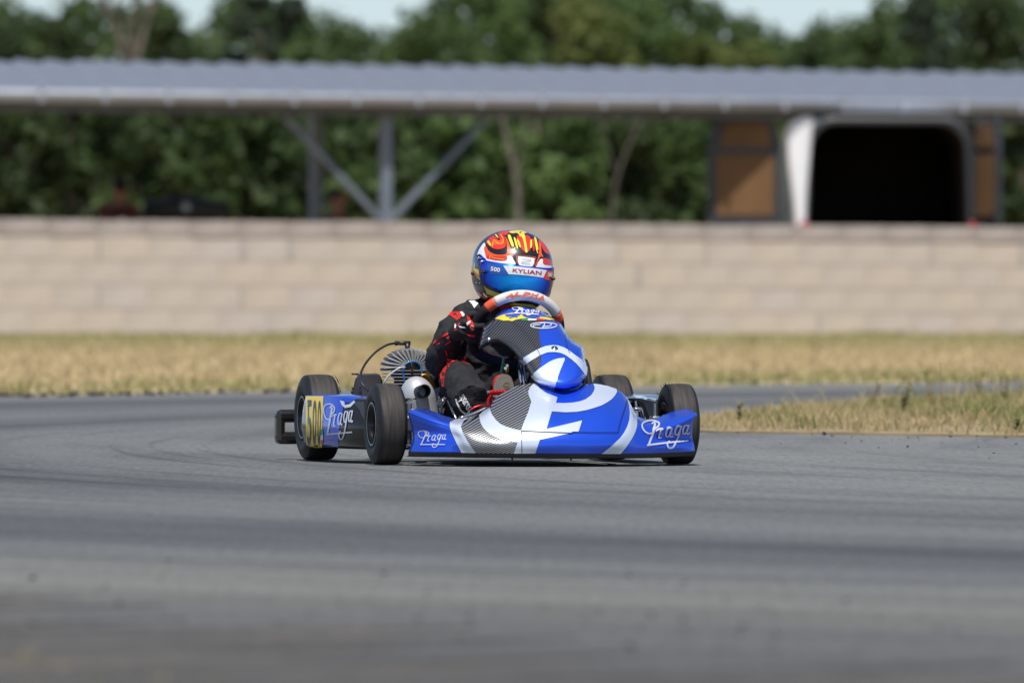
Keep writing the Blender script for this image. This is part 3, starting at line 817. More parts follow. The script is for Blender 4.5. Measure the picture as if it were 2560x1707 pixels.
for z, xa, xb in ((.40, -.935, -.845), (.8, -.94, -.85), (1.3, -.975, -.84), (1.75, -1.03, -.81), (2.02, -1.05, -.79), (2.14, -1.0, -.78), (2.19, -.9, -.79)):
    cv.append([Vector((xa + .01, .10, z)), Vector((xa, .03, z)), Vector((xa + .02, -.03, z)), Vector(((xa + xb) / 2, -.05, z)), Vector((xb, -.02, z)), Vector((xb, .02, z))])
v, f, *_ = net(cv, 3, 3); mesh('corner_pillar', v, f, M['vanwhite'], van)
van_door(-1.06, radians(0), -1, 'left rear door swung wide open showing brown plywood')
van_door(.86, radians(-77), 1, 'right rear door seen almost edge on')
bm = bmesh.new(); add_box(bm, (0, -.06, .46), (1.78, .12, .16), bev=.03); bm_obj('rear_bumper', bm, M['darkmetal'], van)
for s in (-1, 1):
    bm = bmesh.new(); add_box(bm, (s * .86, -.062, 1.02), (.09, .03, .22), bev=.01); bm_obj('tail_light', bm, M['darkred'], van)

# ------------------------------------------------------------------ trees
def leaf_mat(name, a, b, cc_):
    m, nt, bs, N, L = nodes(name)
    at = N('ShaderNodeAttribute', attribute_name='tint'); sp = N('ShaderNodeSeparateColor'); L(at.outputs['Color'], sp.inputs[0])
    r = ramp(nt, [(0.0, a), (.55, b), (1.0, cc_)]); L(sp.outputs[0], r.inputs[0])
    L(r.outputs[0], bs.inputs['Base Color']); bs.inputs['Roughness'].default_value = .6; bs.inputs['Specular IOR Level'].default_value = .3
    tr = N('ShaderNodeBsdfTranslucent'); L(r.outputs[0], tr.inputs[0]); ms = N('ShaderNodeMixShader'); ms.inputs[0].default_value = .5
    L(bs.outputs[0], ms.inputs[1]); L(tr.outputs[0], ms.inputs[2]); L(ms.outputs[0], nt.nodes['Material Output'].inputs[0])
    return m
LM = {'dark': leaf_mat('dark_green_leaf', (.027, .044, .017), (.050, .080, .028), (.082, .124, .040)),
      'mid': leaf_mat('mid_green_leaf', (.040, .066, .024), (.074, .120, .039), (.112, .172, .054)),
      'light': leaf_mat('light_green_leaf', (.060, .105, .034), (.105, .175, .055), (.15, .23, .075)),
      'yellow': leaf_mat('yellow_green_leaf', (.080, .115, .032), (.14, .185, .052), (.22, .24, .07)),
      'blue': leaf_mat('blue_green_needle', (.022, .036, .022), (.040, .062, .038), (.070, .095, .055))}
M['bark'] = mat('grey_bark', (.115, .102, .085), .9, var=.3, vscale=6)
M['barkdark'] = mat('dark_bark', (.09, .075, .055), .9, var=.3, vscale=6)
def leaves(r, blobs, n, size, zmin=None):
    vs, fs, tint = [], [], []
    tot = sum(b[3] for b in blobs)
    for (c, rx, rz, wgt) in blobs:
        bt = r.uniform(-.25, .25)
        for k in range(int(n * wgt / tot)):
            d = Vector((r.gauss(0, 1), r.gauss(0, 1), r.gauss(0, 1))).normalized(); q = r.random() ** .45
            p = Vector(c) + Vector((d.x * rx * q, d.y * rx * q, d.z * rz * q))
            if zmin is not None and p.z < zmin: continue
            nrm = (d + Vector((r.gauss(0, .7), r.gauss(0, .7), r.gauss(0, .7) + .3))).normalized()
            t = nrm.orthogonal().normalized(); t.rotate(Matrix.Rotation(r.uniform(0, 6.28), 3, nrm)); bi = nrm.cross(t)
            s = size * r.uniform(.6, 1.3); i0 = len(vs)
            vs += [p - t * s * .5, p + bi * s * .28, p + t * s * .5, p - bi * s * .28]; fs.append((i0, i0 + 1, i0 + 2, i0 + 3))
            tint += [min(1, max(0, r.gauss(.5, .18) + bt))] * 4
    return vs, fs, tint
def tree(name, label, cat, group, px, Y, top_py, wpx, leaf, seed, n=2600, size=.13, trunk='barkdark', base=.12, nb=9, trunk_vis=False, sparse=1.0):
    r = random.Random(seed); s = F / Y
    x0 = (px - 1280) / s; H = .6 + (683 - top_py) / s; R = wpx / s / 2
    root = empty(name, (x0, Y, 0)); tag(root, label, cat, group)
    blobs = []; datas = []
    th = .03 + H * .014
    tp = cr([(0, 0, 0), (r.uniform(-.1, .1), 0, H * .35), (r.uniform(-.2, .2), r.uniform(-.1, .1), H * .8)], 5)
    datas.append(tube_data(tp, [th * (1 - .75 * i / len(tp)) for i in range(len(tp))], 8))
    zc = H * (1 + base) / 2; hz = H * (1 - base) / 2
    for k in range(nb):
        f = (k + .5) / nb; tz = -0.85 + 1.6 * f
        wid = R * sqrt(max(.12, 1 - abs(tz) ** 2.4)); a = k * 2.4 + r.uniform(-.5, .5)
        br = R * r.uniform(.38, .56) * sparse; off = max(0, wid - br * .6) * r.uniform(.55, 1.05)
        rz = br * r.uniform(.75, 1.1)
        z = min(zc + tz * hz, H - rz * .85)
        c = Vector((cos(a) * off, sin(a) * off * .6, z))
        blobs.append((c, br, rz, br * br))
        q = tp[min(len(tp) - 1, int(len(tp) * min(.95, z / H * .75)))]
        datas.append(tube_data(cr([tuple(q), tuple(q.lerp(c, .5) + Vector((0, 0, -.05 * R))), tuple(c)], 3), [th * .45, th * .4, th * .35, th * .3, th * .22, th * .15, th * .1], 5))
    v, f = merge(*datas); mesh('trunk', v, f, M[trunk], root)
    vs, fs, tint = leaves(r, blobs, n, size)
    o = mesh('crown', vs, fs, LM[leaf], root, smooth=False)
    at = o.data.color_attributes.new('tint', 'FLOAT_COLOR', 'POINT'); at.data.foreach_set('color', [q for t in tint for q in (t, t, t, 1)])
    return root
TG = 'trees standing behind the shed'
T = [(40, 205, 45, 200, 'dark', 'dark bushy tree showing above the roof at the left edge'),
     (185, 215, 5, 180, 'dark', 'dark pointed tree above the roof, second from the left edge'),
     (430, 200, -10, 150, 'dark', 'olive tree right of the pale forked trunk above the roof'),
     (655, 232, -90, 210, 'blue', 'tall sparse blue green conifer above the roof, left of the sky gap'),
     (560, 205, 95, 170, 'dark', 'low olive tree at the foot of the tall conifer'),
     (780, 210, 60, 200, 'mid', 'olive green tree just right of the tall conifer'),
     (890, 200, 80, 130, 'dark', 'small dark tree at the left side of the widest sky gap'),
     (1090, 225, 10, 280, 'mid', 'rounded green tree at the right side of the widest sky gap'),
     (1230, 230, -120, 260, 'light', 'broad light green tree above the helmet'),
     (1390, 240, -150, 210, 'dark', 'tall dark green tree behind the light green ones above the roof'),
     (1500, 212, -40, 250, 'yellow', 'yellow green tree above the roof right of the helmet'),
     (1640, 235, -60, 260, 'light', 'tall green tree between the yellow green ones above the roof'),
     (1790, 212, 40, 220, 'yellow', 'yellowish tree left of the right hand sky gap'),
     (1905, 205, 62, 130, 'yellow', 'small yellow topped tree bordering the right hand sky gap'),
     (2085, 210, 45, 220, 'mid', 'green tree right of the right hand sky gap'),
     (2195, 222, 10, 170, 'mid', 'pointed green tree above the open van'),
     (2335, 235, -60, 240, 'blue', 'tall dark blue green tree above the right end of the roof'),
     (2500, 205, -60, 230, 'dark', 'dark tree at the top right corner of the photo')]
for i, (px, Y, tp_, w, lf, lab) in enumerate(T):
    tree('tree', lab, 'tree', TG, px, Y, tp_, w * 1.15, lf, 100 + i, n=3800, size=.20, base=.3, nb=13 if lf != 'blue' else 15, sparse=.75 if lf == 'blue' else 1.0)
# pale bare forked tree
def bare(px, Y, top, label, seed, lean=0.0, forks=((-.5, 1), (.6, 1))):
    r = random.Random(seed); s = F / Y; H = .6 + (683 - top) / s; root = empty('bare_tree', ((px - 1280) / s, Y, 0)); tag(root, label, 'tree', TG)
    z1 = H * .62; ds = [tube_data(cr([(0, 0, 0), (lean * .4, 0, z1 * .5), (lean, 0, z1)], 4), [.11 - .005 * i for i in range(9)], 8)]
    for (dx, dz) in forks:
        e = Vector((lean + dx, r.uniform(-.3, .3), H * dz)); m_ = Vector((lean + dx * .35, 0, (z1 + e.z) / 2))
        ds.append(tube_data(cr([(lean, 0, z1 - .05), tuple(m_), tuple(e)], 4), [.065 - .005 * i for i in range(9)], 6))
        for q in range(7):
            t = r.uniform(.3, 1); b = Vector((lean, 0, z1)).lerp(e, t); tw = b + Vector((r.uniform(-.6, .6), r.uniform(-.4, .4), r.uniform(.2, .9)))
            ds.append(tube_data([b, b.lerp(tw, .5) + Vector((r.uniform(-.06, .06), 0, 0)), tw], [.03, .02, .008], 5))
    v, f = merge(*ds); mesh('trunk', v, f, M['bark'], root)
bare(325, 196, -70, 'pale bare forked tree rising above the roof on the left', 3, .0, ((-.55, 1.0), (.55, 1.0), (.1, .95)))
def slim_trunk(px0, px1, Y, label, seed):
    s = F / Y; x0 = (px0 - 1280) / s; x1 = (px1 - 1280) / s; root = empty('bare_tree', (x0, Y, 0)); tag(root, label, 'tree', TG)
    d = x1 - x0; z = .6 + (683 - 250) / s
    v, f = merge(tube_data(cr([(0, 0, 0), (d * .30, 0, z * .3), (d * .42, .02, z * .65), (d, 0, z)], 5), [(.052 if px0 < 1400 else .030) * (1 - .035 * i) for i in range(16)], 8),
                 tube_data(cr([(d * .42, .02, z * .65), (d * .2, 0, z * .85), (d * .1, 0, z * .98)], 4), .012, 6))
    mesh('trunk', v, f, M['bark'], root)
slim_trunk(1325, 1240, 144.6, 'pale leaning trunk under the roof right of the braced post', 4)
slim_trunk(1490, 1395, 146.8, 'thin pale trunk under the roof, second right of the braced post', 5)
slim_trunk(1480, 1625, 147.0, 'thin pale trunk leaning right under the roof, left of the van', 6)
# hedge of shrubs seen under the roof
HG = 'shrubs seen under the shed roof'
Hs = [(40, 320, 'dark', 'dark shrub under the roof at the left photo edge'), (190, 250, 'mid', 'green shrub under the roof above the left wall end'), (330, 300, 'dark', 'dark shrub behind the leftmost person'),
      (470, 260, 'mid', 'rounded green shrub above the dark covered trolley'), (620, 270, 'mid', 'olive shrub between the dark trolley and the thin rear post'), (760, 300, 'dark', 'very dark shrub behind the thin rear post'),
      (900, 330, 'mid', 'shrub behind the left brace of the steel post'), (1080, 290, 'light', 'bright green shrub behind the right brace of the steel post'), (1210, 330, 'mid', 'green shrub left of the pale leaning trunk'),
      (1380, 300, 'light', 'bright shrub between the pale trunks'), (1530, 320, 'dark', 'dark shrub low behind the thin pale trunks'), (1680, 300, 'mid', 'green shrub just left of the open van door'),
      (1800, 300, 'mid', 'green shrub hidden mostly by the left van door'), (2470, 250, 'dark', 'dark shrub right of the van under the roof'), (2560, 260, 'mid', 'green shrub at the right photo edge under the roof')]
for i, (px, top, lf, lab) in enumerate(Hs):
    r = random.Random(300 + i)
    tree('shrub', lab, 'shrub', HG, px, 146 + (i % 3) * 2.2, top - 120, 300, lf, 200 + i, n=2400, size=.21, base=.0, nb=12)
# far wood closing the view behind them
r = random.Random(77); blobs = []
PROF = [(-300, 40), (0, 25), (75, 35), (110, 88), (130, 30), (180, 5), (215, 30), (235, 85), (262, 40), (330, 20), (440, 45), (482, 70), (500, 130), (520, 90), (560, 20), (640, -20), (710, 10), (760, 45), (845, 68), (900, 85), (935, 110), (970, 124), (1000, 105), (1040, 70), (1090, 5), (1150, -25), (1250, -35), (1400, -40), (1600, -20), (1700, 0), (1750, 25), (1850, 55), (1930, 92), (1975, 122), (2010, 108), (2050, 80), (2120, 58), (2165, 70), (2200, 25), (2300, 5), (2400, -30), (2900, -50)]
def prof(px):
    for (xa, ya), (xb, yb) in zip(PROF, PROF[1:]):
        if xa <= px <= xb: return ya + (yb - ya) * (px - xa) / (xb - xa)
    return 60
for px in range(-290, 2880, 26):
    Y = r.uniform(243, 262); s = F / Y; H = .6 + (683 - prof(px) + 34) / s
    for q in range(9):
        b_ = r.uniform(.32, .6); z = min(H - b_ * .9, (q + r.random()) / 9 * H)
        blobs.append((Vector(((px - 1280 + r.uniform(-20, 20)) / s, Y + r.uniform(-3, 3), max(.1, z))), b_, b_, 1))
for k in range(70):
    x = r.uniform(-8, 8); Y = r.uniform(151, 158); z = r.uniform(.2, 2.0); blobs.append((Vector((x, Y, z)), r.uniform(.5, .8), r.uniform(.5, .8), 1))
vs, fs, tint = leaves(r, blobs, 74000, .25)
o = mesh('far_wood', vs, fs, LM['mid'], None, smooth=False); at = o.data.color_attributes.new('tint', 'FLOAT_COLOR', 'POINT')
at.data.foreach_set('color', [q for t in tint for q in (t, t, t, 1)]); tag(o, kind='stuff')

# ------------------------------------------------------------------ people and a trolley behind the wall
M['skin'] = mat('skin', (.42, .19, .125), .6, var=.1, vscale=12)
M['hair'] = mat('dark_hair', (.012, .009, .008), .7, var=.2)
M['shirt'] = mat('dark_red_shirt', (.12, .03, .028), .85, var=.15)
M['trousers'] = mat('dark_trousers', (.02, .02, .025), .9, var=.2)
def remesh(name, datas, m, parent, vox, smooth_it=6, folds=0.0):
    v, f = merge(*datas); o = mesh(name, v, f, m, parent)
    a = o.modifiers.new('r', 'REMESH'); a.mode = 'VOXEL'; a.voxel_size = vox; a.use_smooth_shade = True
    b = o.modifiers.new('s', 'SMOOTH'); b.factor = .5; b.iterations = smooth_it
    if folds:
        tx = bpy.data.textures.new('folds', 'CLOUDS'); tx.noise_scale = .045; tx.noise_depth = 3
        d_ = o.modifiers.new('d', 'DISPLACE'); d_.texture = tx; d_.strength = folds; d_.mid_level = .5; d_.texture_coords = 'LOCAL'
    bake(o); o.data.polygons.foreach_set('use_smooth', [True] * len(o.data.polygons))
    return o
def ball(c, r, n=16):
    c = Vector(c); vs, fs = [], []
    R = r if isinstance(r, (tuple, list)) else (r, r, r)
    for j in range(1, n):
        t = pi * j / n
        for k in range(n): a = 2 * pi * k / n; vs.append(c + Vector((R[0] * sin(t) * cos(a), R[1] * sin(t) * sin(a), R[2] * cos(t))))
    for j in range(n - 2):
        for k in range(n): fs.append((j * n + k, (j + 1) * n + k, (j + 1) * n + (k + 1) % n, j * n + (k + 1) % n))
    fs.append(tuple(range(n))); fs.append(tuple(range((n - 2) * n, (n - 1) * n))[::-1]); return vs, fs
def bystander(px, py, Y, face, label, lean):
    """head centre at the given pixel; face = heading of the face (radians about z, 0 = towards the camera)"""
    p = WP(px, py, Y); root = empty('person', (p.x, Y, 0), face); tag(root, label, 'person', 'people behind the wall')
    h = p.z; L_ = Vector
    nk = L_((0, -lean * .1, h - .14)); sh = h - .20; hip = L_((0, lean * .9, max(.5, h - .70)))
    ch = L_((0, lean * .15 + .02, sh - .12))
    datas = [tube_data([nk + L_((0, 0, .06)), nk, L_((0, .02, sh))], [.045, .05, .06], 12), ball(ch, (.17, .11, .16)), tube_data([ch, hip], [.145, .135], 14), ball(hip, (.15, .12, .12))]
    for s in (-1, 1):
        datas.append(tube_data([L_((s * .10, .03, sh)), L_((s * .17, .03, sh - .03)), L_((s * .21, .02, sh - .26)), L_((s * .18, -.16, sh - .42)), L_((s * .14, -.26, sh - .45))], [.06, .055, .045, .036, .03], 12))
        kn = L_((s * .10, hip.y - .05, hip.z * .52)); datas.append(tube_data([hip + L_((s * .08, 0, 0)), kn, L_((s * .10, hip.y + .02, .08)), L_((s * .10, hip.y - .12, .05))], [.085, .06, .045, .04], 12))
    hd = L_((0, -lean * .12, h))
    datas += [ball(hd, (.080, .094, .104)), ball(hd + L_((0, -.02, -.06)), (.056, .066, .05)), ball(hd + L_((0, -.095, -.012)), (.012, .016, .018), 8)]
    for s in (-1, 1): datas += [ball(hd + L_((s * .074, .01, -.01)), (.012, .022, .03), 8)]
    b = remesh('body', datas, M['skin'], root, .016, 4)
    me = b.data; me.materials.append(M['shirt']); me.materials.append(M['trousers'])
    for q in me.polygons:
        z = q.center.z; q.material_index = 0 if z > sh + .02 else (1 if z > hip.z - .05 else 2)
    hv, hf = ball(hd + L_((0, .018, .024)), (.087, .098, .098)); V = [v for v in hv]
    mesh('hair', V, [f for f in hf if sum(V[i].z - hd.z + (V[i].y - hd.y) * 1.1 for i in f) / len(f) > -.012], M['hair'], root)
    for s in (-1, 1):
        v, f = ball(hd + L_((s * .03, -.082, .005)), .011, 8); mesh('eye', v, f, M['hblack'], root)
bystander(300, 468, 129.6, radians(165), 'person with dark hair behind the wall at the left, turned away', .12)
bystander(842, 500, 130.5, radians(40), 'person with black hair bending down between the two shed posts', .25)
tr_ = WP(466, 520, 130.0); tro = empty('kart_trolley', (tr_.x, 130.0, 0)); tag(tro, 'dark trolley with black bodywork and a pale round mark behind the wall', 'trolley')
bw = [[(-.44, 0, 1.05), (-.2, 0, 1.05), (0, 0, 1.05), (.2, 0, 1.05), (.44, 0, 1.05)], [(-.46, -.03, 1.2), (-.2, -.06, 1.2), (0, -.07, 1.2), (.2, -.06, 1.2), (.46, -.03, 1.2)], [(-.43, 0, 1.325), (-.2, -.02, 1.345), (0, -.03, 1.375), (.2, -.02, 1.345), (.43, 0, 1.325)], [(-.40, .25, 1.30), (-.2, .3, 1.33), (0, .3, 1.34), (.2, .3, 1.33), (.40, .25, 1.30)]]
v, f, *_ = net(bw, 5, 5); bo = mesh('bodywork', v, f, M['black'], tro); md = bo.modifiers.new('s', 'SOLIDIFY'); md.thickness = .01; bake(bo)
bm = bmesh.new(); add_cyl(bm, (0, -.075, 1.27), (0, -.09, 1.27), .042, n=20); bm_obj('round_emblem', bm, M['steel'], tro)
for x in (-.12, .12):
    bm = bmesh.new(); add_box(bm, (x, -.08, 1.10), (.10, .02, .06), bev=.008); bm_obj('red_mark', bm, M['darkred'], tro)
bm = bmesh.new()
for x in (-.3, .3):
    add_cyl(bm, (x, -.25, .02), (x, .3, 1.1), .02); add_cyl(bm, (x, .45, .02), (x, -.05, 1.1), .02)
bm_obj('stand', bm, M['steel'], tro)
# ------------------------------------------------------------------ racing kart
kart = empty('racing_kart', (0.064, 40.0, 0), YAW)
tag(kart, 'blue and silver racing kart with number 500 side pod cornering on the asphalt', 'kart')

def wheel(x, y, rad, w, out):                  # out: side (+1/-1) of the outer face
    h = w / 2
    prof = [(-h * .62, .064), (-h * .80, .068), (-h * .94, .078), (-h * 1.0, rad * .72), (-h * .97, rad * .82), (-h * .86, rad * .93), (-h * .74, rad * .978), (-h * .5, rad * .995), (0, rad), (h * .5, rad * .995), (h * .74, rad * .978),
            (h * .86, rad * .93), (h * .97, rad * .82), (h * 1.0, rad * .72), (h * .94, .078), (h * .80, .068), (h * .62, .064)]
    prof = [(q.x, q.y) for q in cr([(a, b, 0) for a, b in prof], 3)]
    c = Vector((x, y, rad - .003))
    rp = [(out * h * .2, .012), (out * h * .2, .03), (out * h * .05, .036), (-out * h * .1, .055), (out * h * .5, .058), (out * h * .9, .062), (out * h * .96, .066), (out * h * .93, .069), (out * h * .80, .068), (out * h * .2, .066), (-out * h * .3, .064), (-out * h * .7, .066), (-out * h * .93, .069), (-out * h * .95, .066), (-out * h * .9, .062), (-out * h * .2, .058), (-out * h * .15, .02)]
    v, f = lathe(rp, 40); rim = mesh('wheel', [p + c for p in v], f, M['rim'], kart)
    v, f = lathe(prof, 72); ty = mesh('tyre', [p + c for p in v], f, [M['tyre'], M['tread']], rim)
    for q in ty.data.polygons:
        d = q.center - c
        if abs(d.x) < h * .70 and sqrt(d.y ** 2 + d.z ** 2) > rad * .9: q.material_index = 1
    v, f = lathe([(out * h * .955, .0635), (out * h * .985, .0665), (out * h * .955, .0695)], 40); mesh('rim_lip', [p + c for p in v], f, M['steel'], rim)
    bm = bmesh.new(); add_cyl(bm, c + Vector((out * h * .1, 0, 0)), c + Vector((out * h * .42, 0, 0)), .018, n=6); add_cyl(bm, c + Vector((-out * .04, 0, 0)), c + Vector((-out * .12, 0, 0)), .014)
    bm_obj('hub', bm, M['darkmetal'], rim)
    return rim
FX, FR, FW = .473, .1275, .098
RX, RR, RW = .486, .138, .112
for s in (-1, 1):
    wheel(s * FX, 0.0, FR, FW, s); wheel(s * RX, .95, RR, RW, s)
# thin rubber threads standing off the right hand tyre shoulders
bm = bmesh.new(); r = random.Random(2)
for (x, y, R_, w) in ((RX - RW * .46, .95, RR, RW), (FX - FW * .46, 0, FR, FW), (-RX + RW * .46, .95, RR, RW)):
    for k in range(16):
        a = radians(r.uniform(20, 140)); p = Vector((x, y - cos(a) * R_ * .97, R_ - .003 + sin(a) * R_ * .97)); d = Vector((r.uniform(-1, .3), -cos(a), sin(a))).normalized()
        add_cyl(bm, p - d * .004, p + d * r.uniform(.004, .012), .0012, .0004, 4)
tag(bm_obj('rubber_threads', bm, M['tyre'], kart), kind='stuff')

# chassis under the bodywork
T_ = lambda name, pts, rad, m, n=12, k=5: tube(name, cr(pts, k), rad, m, kart, n)
T_('frame_tube', [(-.20, -.30, .065), (-.24, -.05, .06), (-.30, .2, .055), (-.31, .6, .06), (-.30, .98, .10)], .015, M['frame'])
T_('frame_tube', [(.20, -.30, .065), (.24, -.05, .06), (.30, .2, .055), (.31, .6, .06), (.30, .98, .10)], .015, M['frame'])
T_('frame_tube', [(-.24, -.05, .06), (0, -.06, .058), (.24, -.05, .06)], .014, M['frame'])
T_('frame_tube', [(-.31, .62, .06), (0, .64, .058), (.31, .62, .06)], .014, M['frame'])
for s in (-1, 1):
    T_('steering_knuckle', [(s * .24, -.02, .11), (s * .32, 0, .125), (s * .43, 0, .125)], .014, M['steel'])
    T_('track_rod', [(s * .03, .10, .115), (s * .2, .08, .118), (s * .36, .06, .12)], .007, M['steel'], 8)
    T_('side_bar', [(s * .30, .16, .06), (s * .40, .16, .07), (s * .44, .2, .12), (s * .44, .7, .12), (s * .40, .76, .07), (s * .3, .76, .06)], .010, M['chrome'])
bm = bmesh.new(); add_cyl(bm, (-.44, .95, .135), (.44, .95, .135), .018); bm_obj('rear_axle', bm, M['steel'], kart)
bm = bmesh.new(); add_cyl(bm, (.13, .95, .135), (.14, .95, .135), .085, n=32); bm_obj('brake_disc', bm, M['steel'], kart)
bm = bmesh.new(); add_box(bm, (0, .16, .040), (.52, .66, .006)); bm_obj('floor_tray', bm, M['alloy'], kart)
# fuel tank between the driver's feet
bm = bmesh.new(); add_box(bm, (.02, .22, .13), (.15, .19, .14), bev=.03); bm_obj('fuel_tank', bm, M['black'], kart, True)

# ---- front fairing
FR_COLS = [
 [(c3, 100, 1078, -.19), (c3, 150, 930, -.20), (c3, 138, 800, -.20), (c3, 100, 650, -.21), (c3, 115, 580, -.205), (c3, 215, 562, -.10)],
 [(c3, 330, 1082, -.29), (c3, 350, 960, -.28), (c3, 340, 850, -.265), (c3, 330, 735, -.275), (c3, 335, 668, -.265), (c3, 385, 600, -.16)],
 [(c3, 700, 1087, -.36), (c3, 660, 980, -.355), (c3, 625, 890, -.335), (c3, 592, 800, -.325), (c3, 592, 745, -.305), (c3, 660, 693, -.20)],
 [(c3, 890, 1091, -.40), (c3, 820, 1000, -.40), (c3, 765, 900, -.385), (c3, 722, 830, -.365), (c3, 735, 750, -.325), (c3, 820, 670, -.22)],
 [(c3, 1100, 1093, -.425), (c3, 1060, 1000, -.43), (c3, 1010, 900, -.41), (c3, 960, 790, -.375), (c3, 955, 690, -.315), (c3, 1045, 565, -.21)],
 [(c3, 1260, 1095, -.44), (c3, 1240, 1000, -.445), (c3, 1210, 900, -.425), (c3, 1150, 760, -.375), (c3, 1095, 600, -.295), (c3, 1125, 445, -.19)],
 [(c3, 1430, 1097, -.45), (c3, 1430, 1000, -.458), (c3, 1425, 880, -.445), (c3, 1400, 700, -.385), (c3, 1350, 490, -.27), (c3, 1380, 305, -.16)],
 [(c3, 1650, 1098, -.455), (c3, 1650, 1000, -.465), (c3, 1660, 860, -.45), (c3, 1690, 650, -.39), (c3, 1680, 440, -.265), (c3, 1650, 270, -.14)],
 [(c4, 100, 1310, -.455), (c4, 110, 1180, -.465), (c4, 120, 1020, -.45), (c4, 130, 800, -.39), (c4, 140, 570, -.265), (c4, 150, 345, -.12)],
 [(c4, 380, 1310, -.45), (c4, 390, 1180, -.458), (c4, 400, 1020, -.44), (c4, 410, 780, -.38), (c4, 425, 530, -.26), (c4, 440, 330, -.12)],
 [(c4, 680, 1310, -.43), (c4, 700, 1180, -.44), (c4, 720, 1020, -.42), (c4, 735, 760, -.36), (c4, 715, 540, -.26), (c4, 680, 345, -.14)],
 [(c4, 850, 1310, -.41), (c4, 890, 1180, -.42), (c4, 925, 1020, -.40), (c4, 965, 790, -.34), (c4, 970, 590, -.25), (c4, 905, 410, -.15)],
 [(c4, 950, 1310, -.40), (c4, 1010, 1180, -.40), (c4, 1075, 1020, -.38), (c4, 1100, 840, -.33), (c4, 1090, 670, -.25), (c4, 1040, 520, -.16)],
 [(c4, 1150, 1308, -.37), (c4, 1170, 1200, -.37), (c4, 1190, 1080, -.355), (c4, 1205, 950, -.325), (c4, 1200, 850, -.28), (c4, 1180, 760, -.19)],
 [(c4, 1400, 1303, -.32), (c4, 1400, 1200, -.325), (c4, 1400, 1080, -.305), (c4, 1400, 990, -.305), (c4, 1395, 910, -.265), (c4, 1380, 828, -.17)],
 [(c4, 1700, 1293, -.265), (c4, 1695, 1200, -.275), (c4, 1690, 1080, -.245), (c4, 1690, 935, -.275), (c4, 1690, 850, -.245), (c4, 1660, 725, -.14)],
 [(c4, 2003, 1275, -.21), (c4, 1990, 1180, -.205), (c4, 1965, 1060, -.19), (c4, 1985, 830, -.235), (c4, 2024, 740, -.215), (c4, 1880, 670, -.11)]]
rows = [[K(f(u, v), y) for (f, u, v, y) in (c[j] for c in FR_COLS)] for j in range(6)]
v, f, nr, nc = net(rows, 7, 7)
fair, FB = sheet('front_fairing', v, f, M['blue'], kart, .004)
# dark lower lip and tray edge running back under the fairing
lv = []; 
for i in range(nc):
    p = v[i]; lv += [p + Vector((0, .002, .001)), p + Vector((0, .004, -.013)), p + Vector((0, .06, -.016)), p + Vector((-p.x * .25, .30, -.004))]
lf = [(4 * i + k, 4 * i + k + 1, 4 * i + 4 + k + 1, 4 * i + 4 + k) for i in range(nc - 1) for k in range(3)]
mesh('lower_lip', lv, lf, M['black'], kart)
for u in (1320, 2010):
    bm = bmesh.new(); q = K(c3(u, 1150), -.40); add_cyl(bm, q + Vector((0, 0, .02)), q + Vector((0, 0, -.008)), .003, n=8); bm_obj('lip_pin', bm, M['black'], kart)
CARB_A = cc(c3, [(1055, 560), (1070, 620), (1130, 710), (1250, 785), (1425, 832), (1450, 750), (1510, 610), (1545, 490), (1510, 380), (1525, 320), (1575, 262), (1400, 285), (1280, 335), (1180, 385), (1105, 460), (1060, 530)])
CARB_B = cc(c3, [(715, 770), (735, 850), (800, 960), (895, 1092), (1338, 1096), (1385, 965), (1200, 940), (1060, 875), (980, 800), (942, 720), (935, 650), (990, 600), (830, 655), (755, 712)])
SILV = cc(c3, [(1055, 548), (1062, 590), (1080, 640), (1130, 710), (1185, 755), (1250, 785), (1340, 812), (1425, 832), (1450, 750), (1510, 610), (1545, 490), (1515, 420), (1508, 370), (1530, 320), (1585, 262), (1640, 335), (1720, 390), (1850, 440), (1832, 507)]) + \
       cc(c4, [(180, 607), (300, 598), (390, 582), (470, 553), (550, 495), (585, 440), (598, 395), (582, 332), (740, 345), (915, 405), (908, 450), (880, 500), (835, 550), (780, 590), (700, 635), (600, 670), (480, 705), (350, 727), (180, 735), (0, 722)]) + \
       cc(c3, [(1785, 605), (1722, 812), (2140, 712), (2100, 838), (1990, 865), (1645, 937), (1590, 1094), (1338, 1096), (1385, 965), (1290, 955), (1200, 940), (1120, 905), (1060, 875), (1010, 832), (980, 800), (955, 755), (942, 720), (932, 650), (995, 590)])
TOPLINE = [kpx(p) for p in v[(nr - 1) * nc:]] + [kpx(p) for p in reversed(v[(nr - 4) * nc:(nr - 3) * nc])]
decal('carbon_panel', CARB_A, FB, M['carbon'], fair, .0008, 4.5)
decal('carbon_panel', CARB_B, FB, M['carbon'], fair, .0008, 4.5)
decal('silver_emblem', SILV, FB, M['silver'], fair, .0015, 4.5)
decal('silver_stripe', cc(c3, [(585, 735), (588, 790), (605, 840), (660, 960), (727, 1091), (897, 1093), (800, 960), (737, 850), (716, 780), (755, 714), (840, 655), (700, 680), (620, 715)]), FB, M['silver'], fair, .0015, 4.5)
decal('silver_stripe', cc(c4, [(1040, 508), (1095, 600), (1140, 680), (1175, 760), (1190, 840), (1185, 930), (1160, 1010), (1120, 1090), (1040, 1210), (955, 1313), (685, 1313), (830, 1200), (950, 1090), (1010, 1010), (1050, 930), (1078, 840), (1085, 740), (1070, 620), (1030, 505)]), FB, M['silver'], fair, .0015, 4.5)
praga('sponsor_lettering', c3(245, 995), Vector(c3(535, 1000)) - Vector(c3(245, 995)), Vector((6, -62)), FB, M['logo'], fair, .030, .0032)
praga('sponsor_lettering', c4(1320, 1192), Vector(c4(1905, 1148)) - Vector(c4(1320, 1192)), Vector((1.5, -104)), FB, M['logo'], fair, .034, .0032)
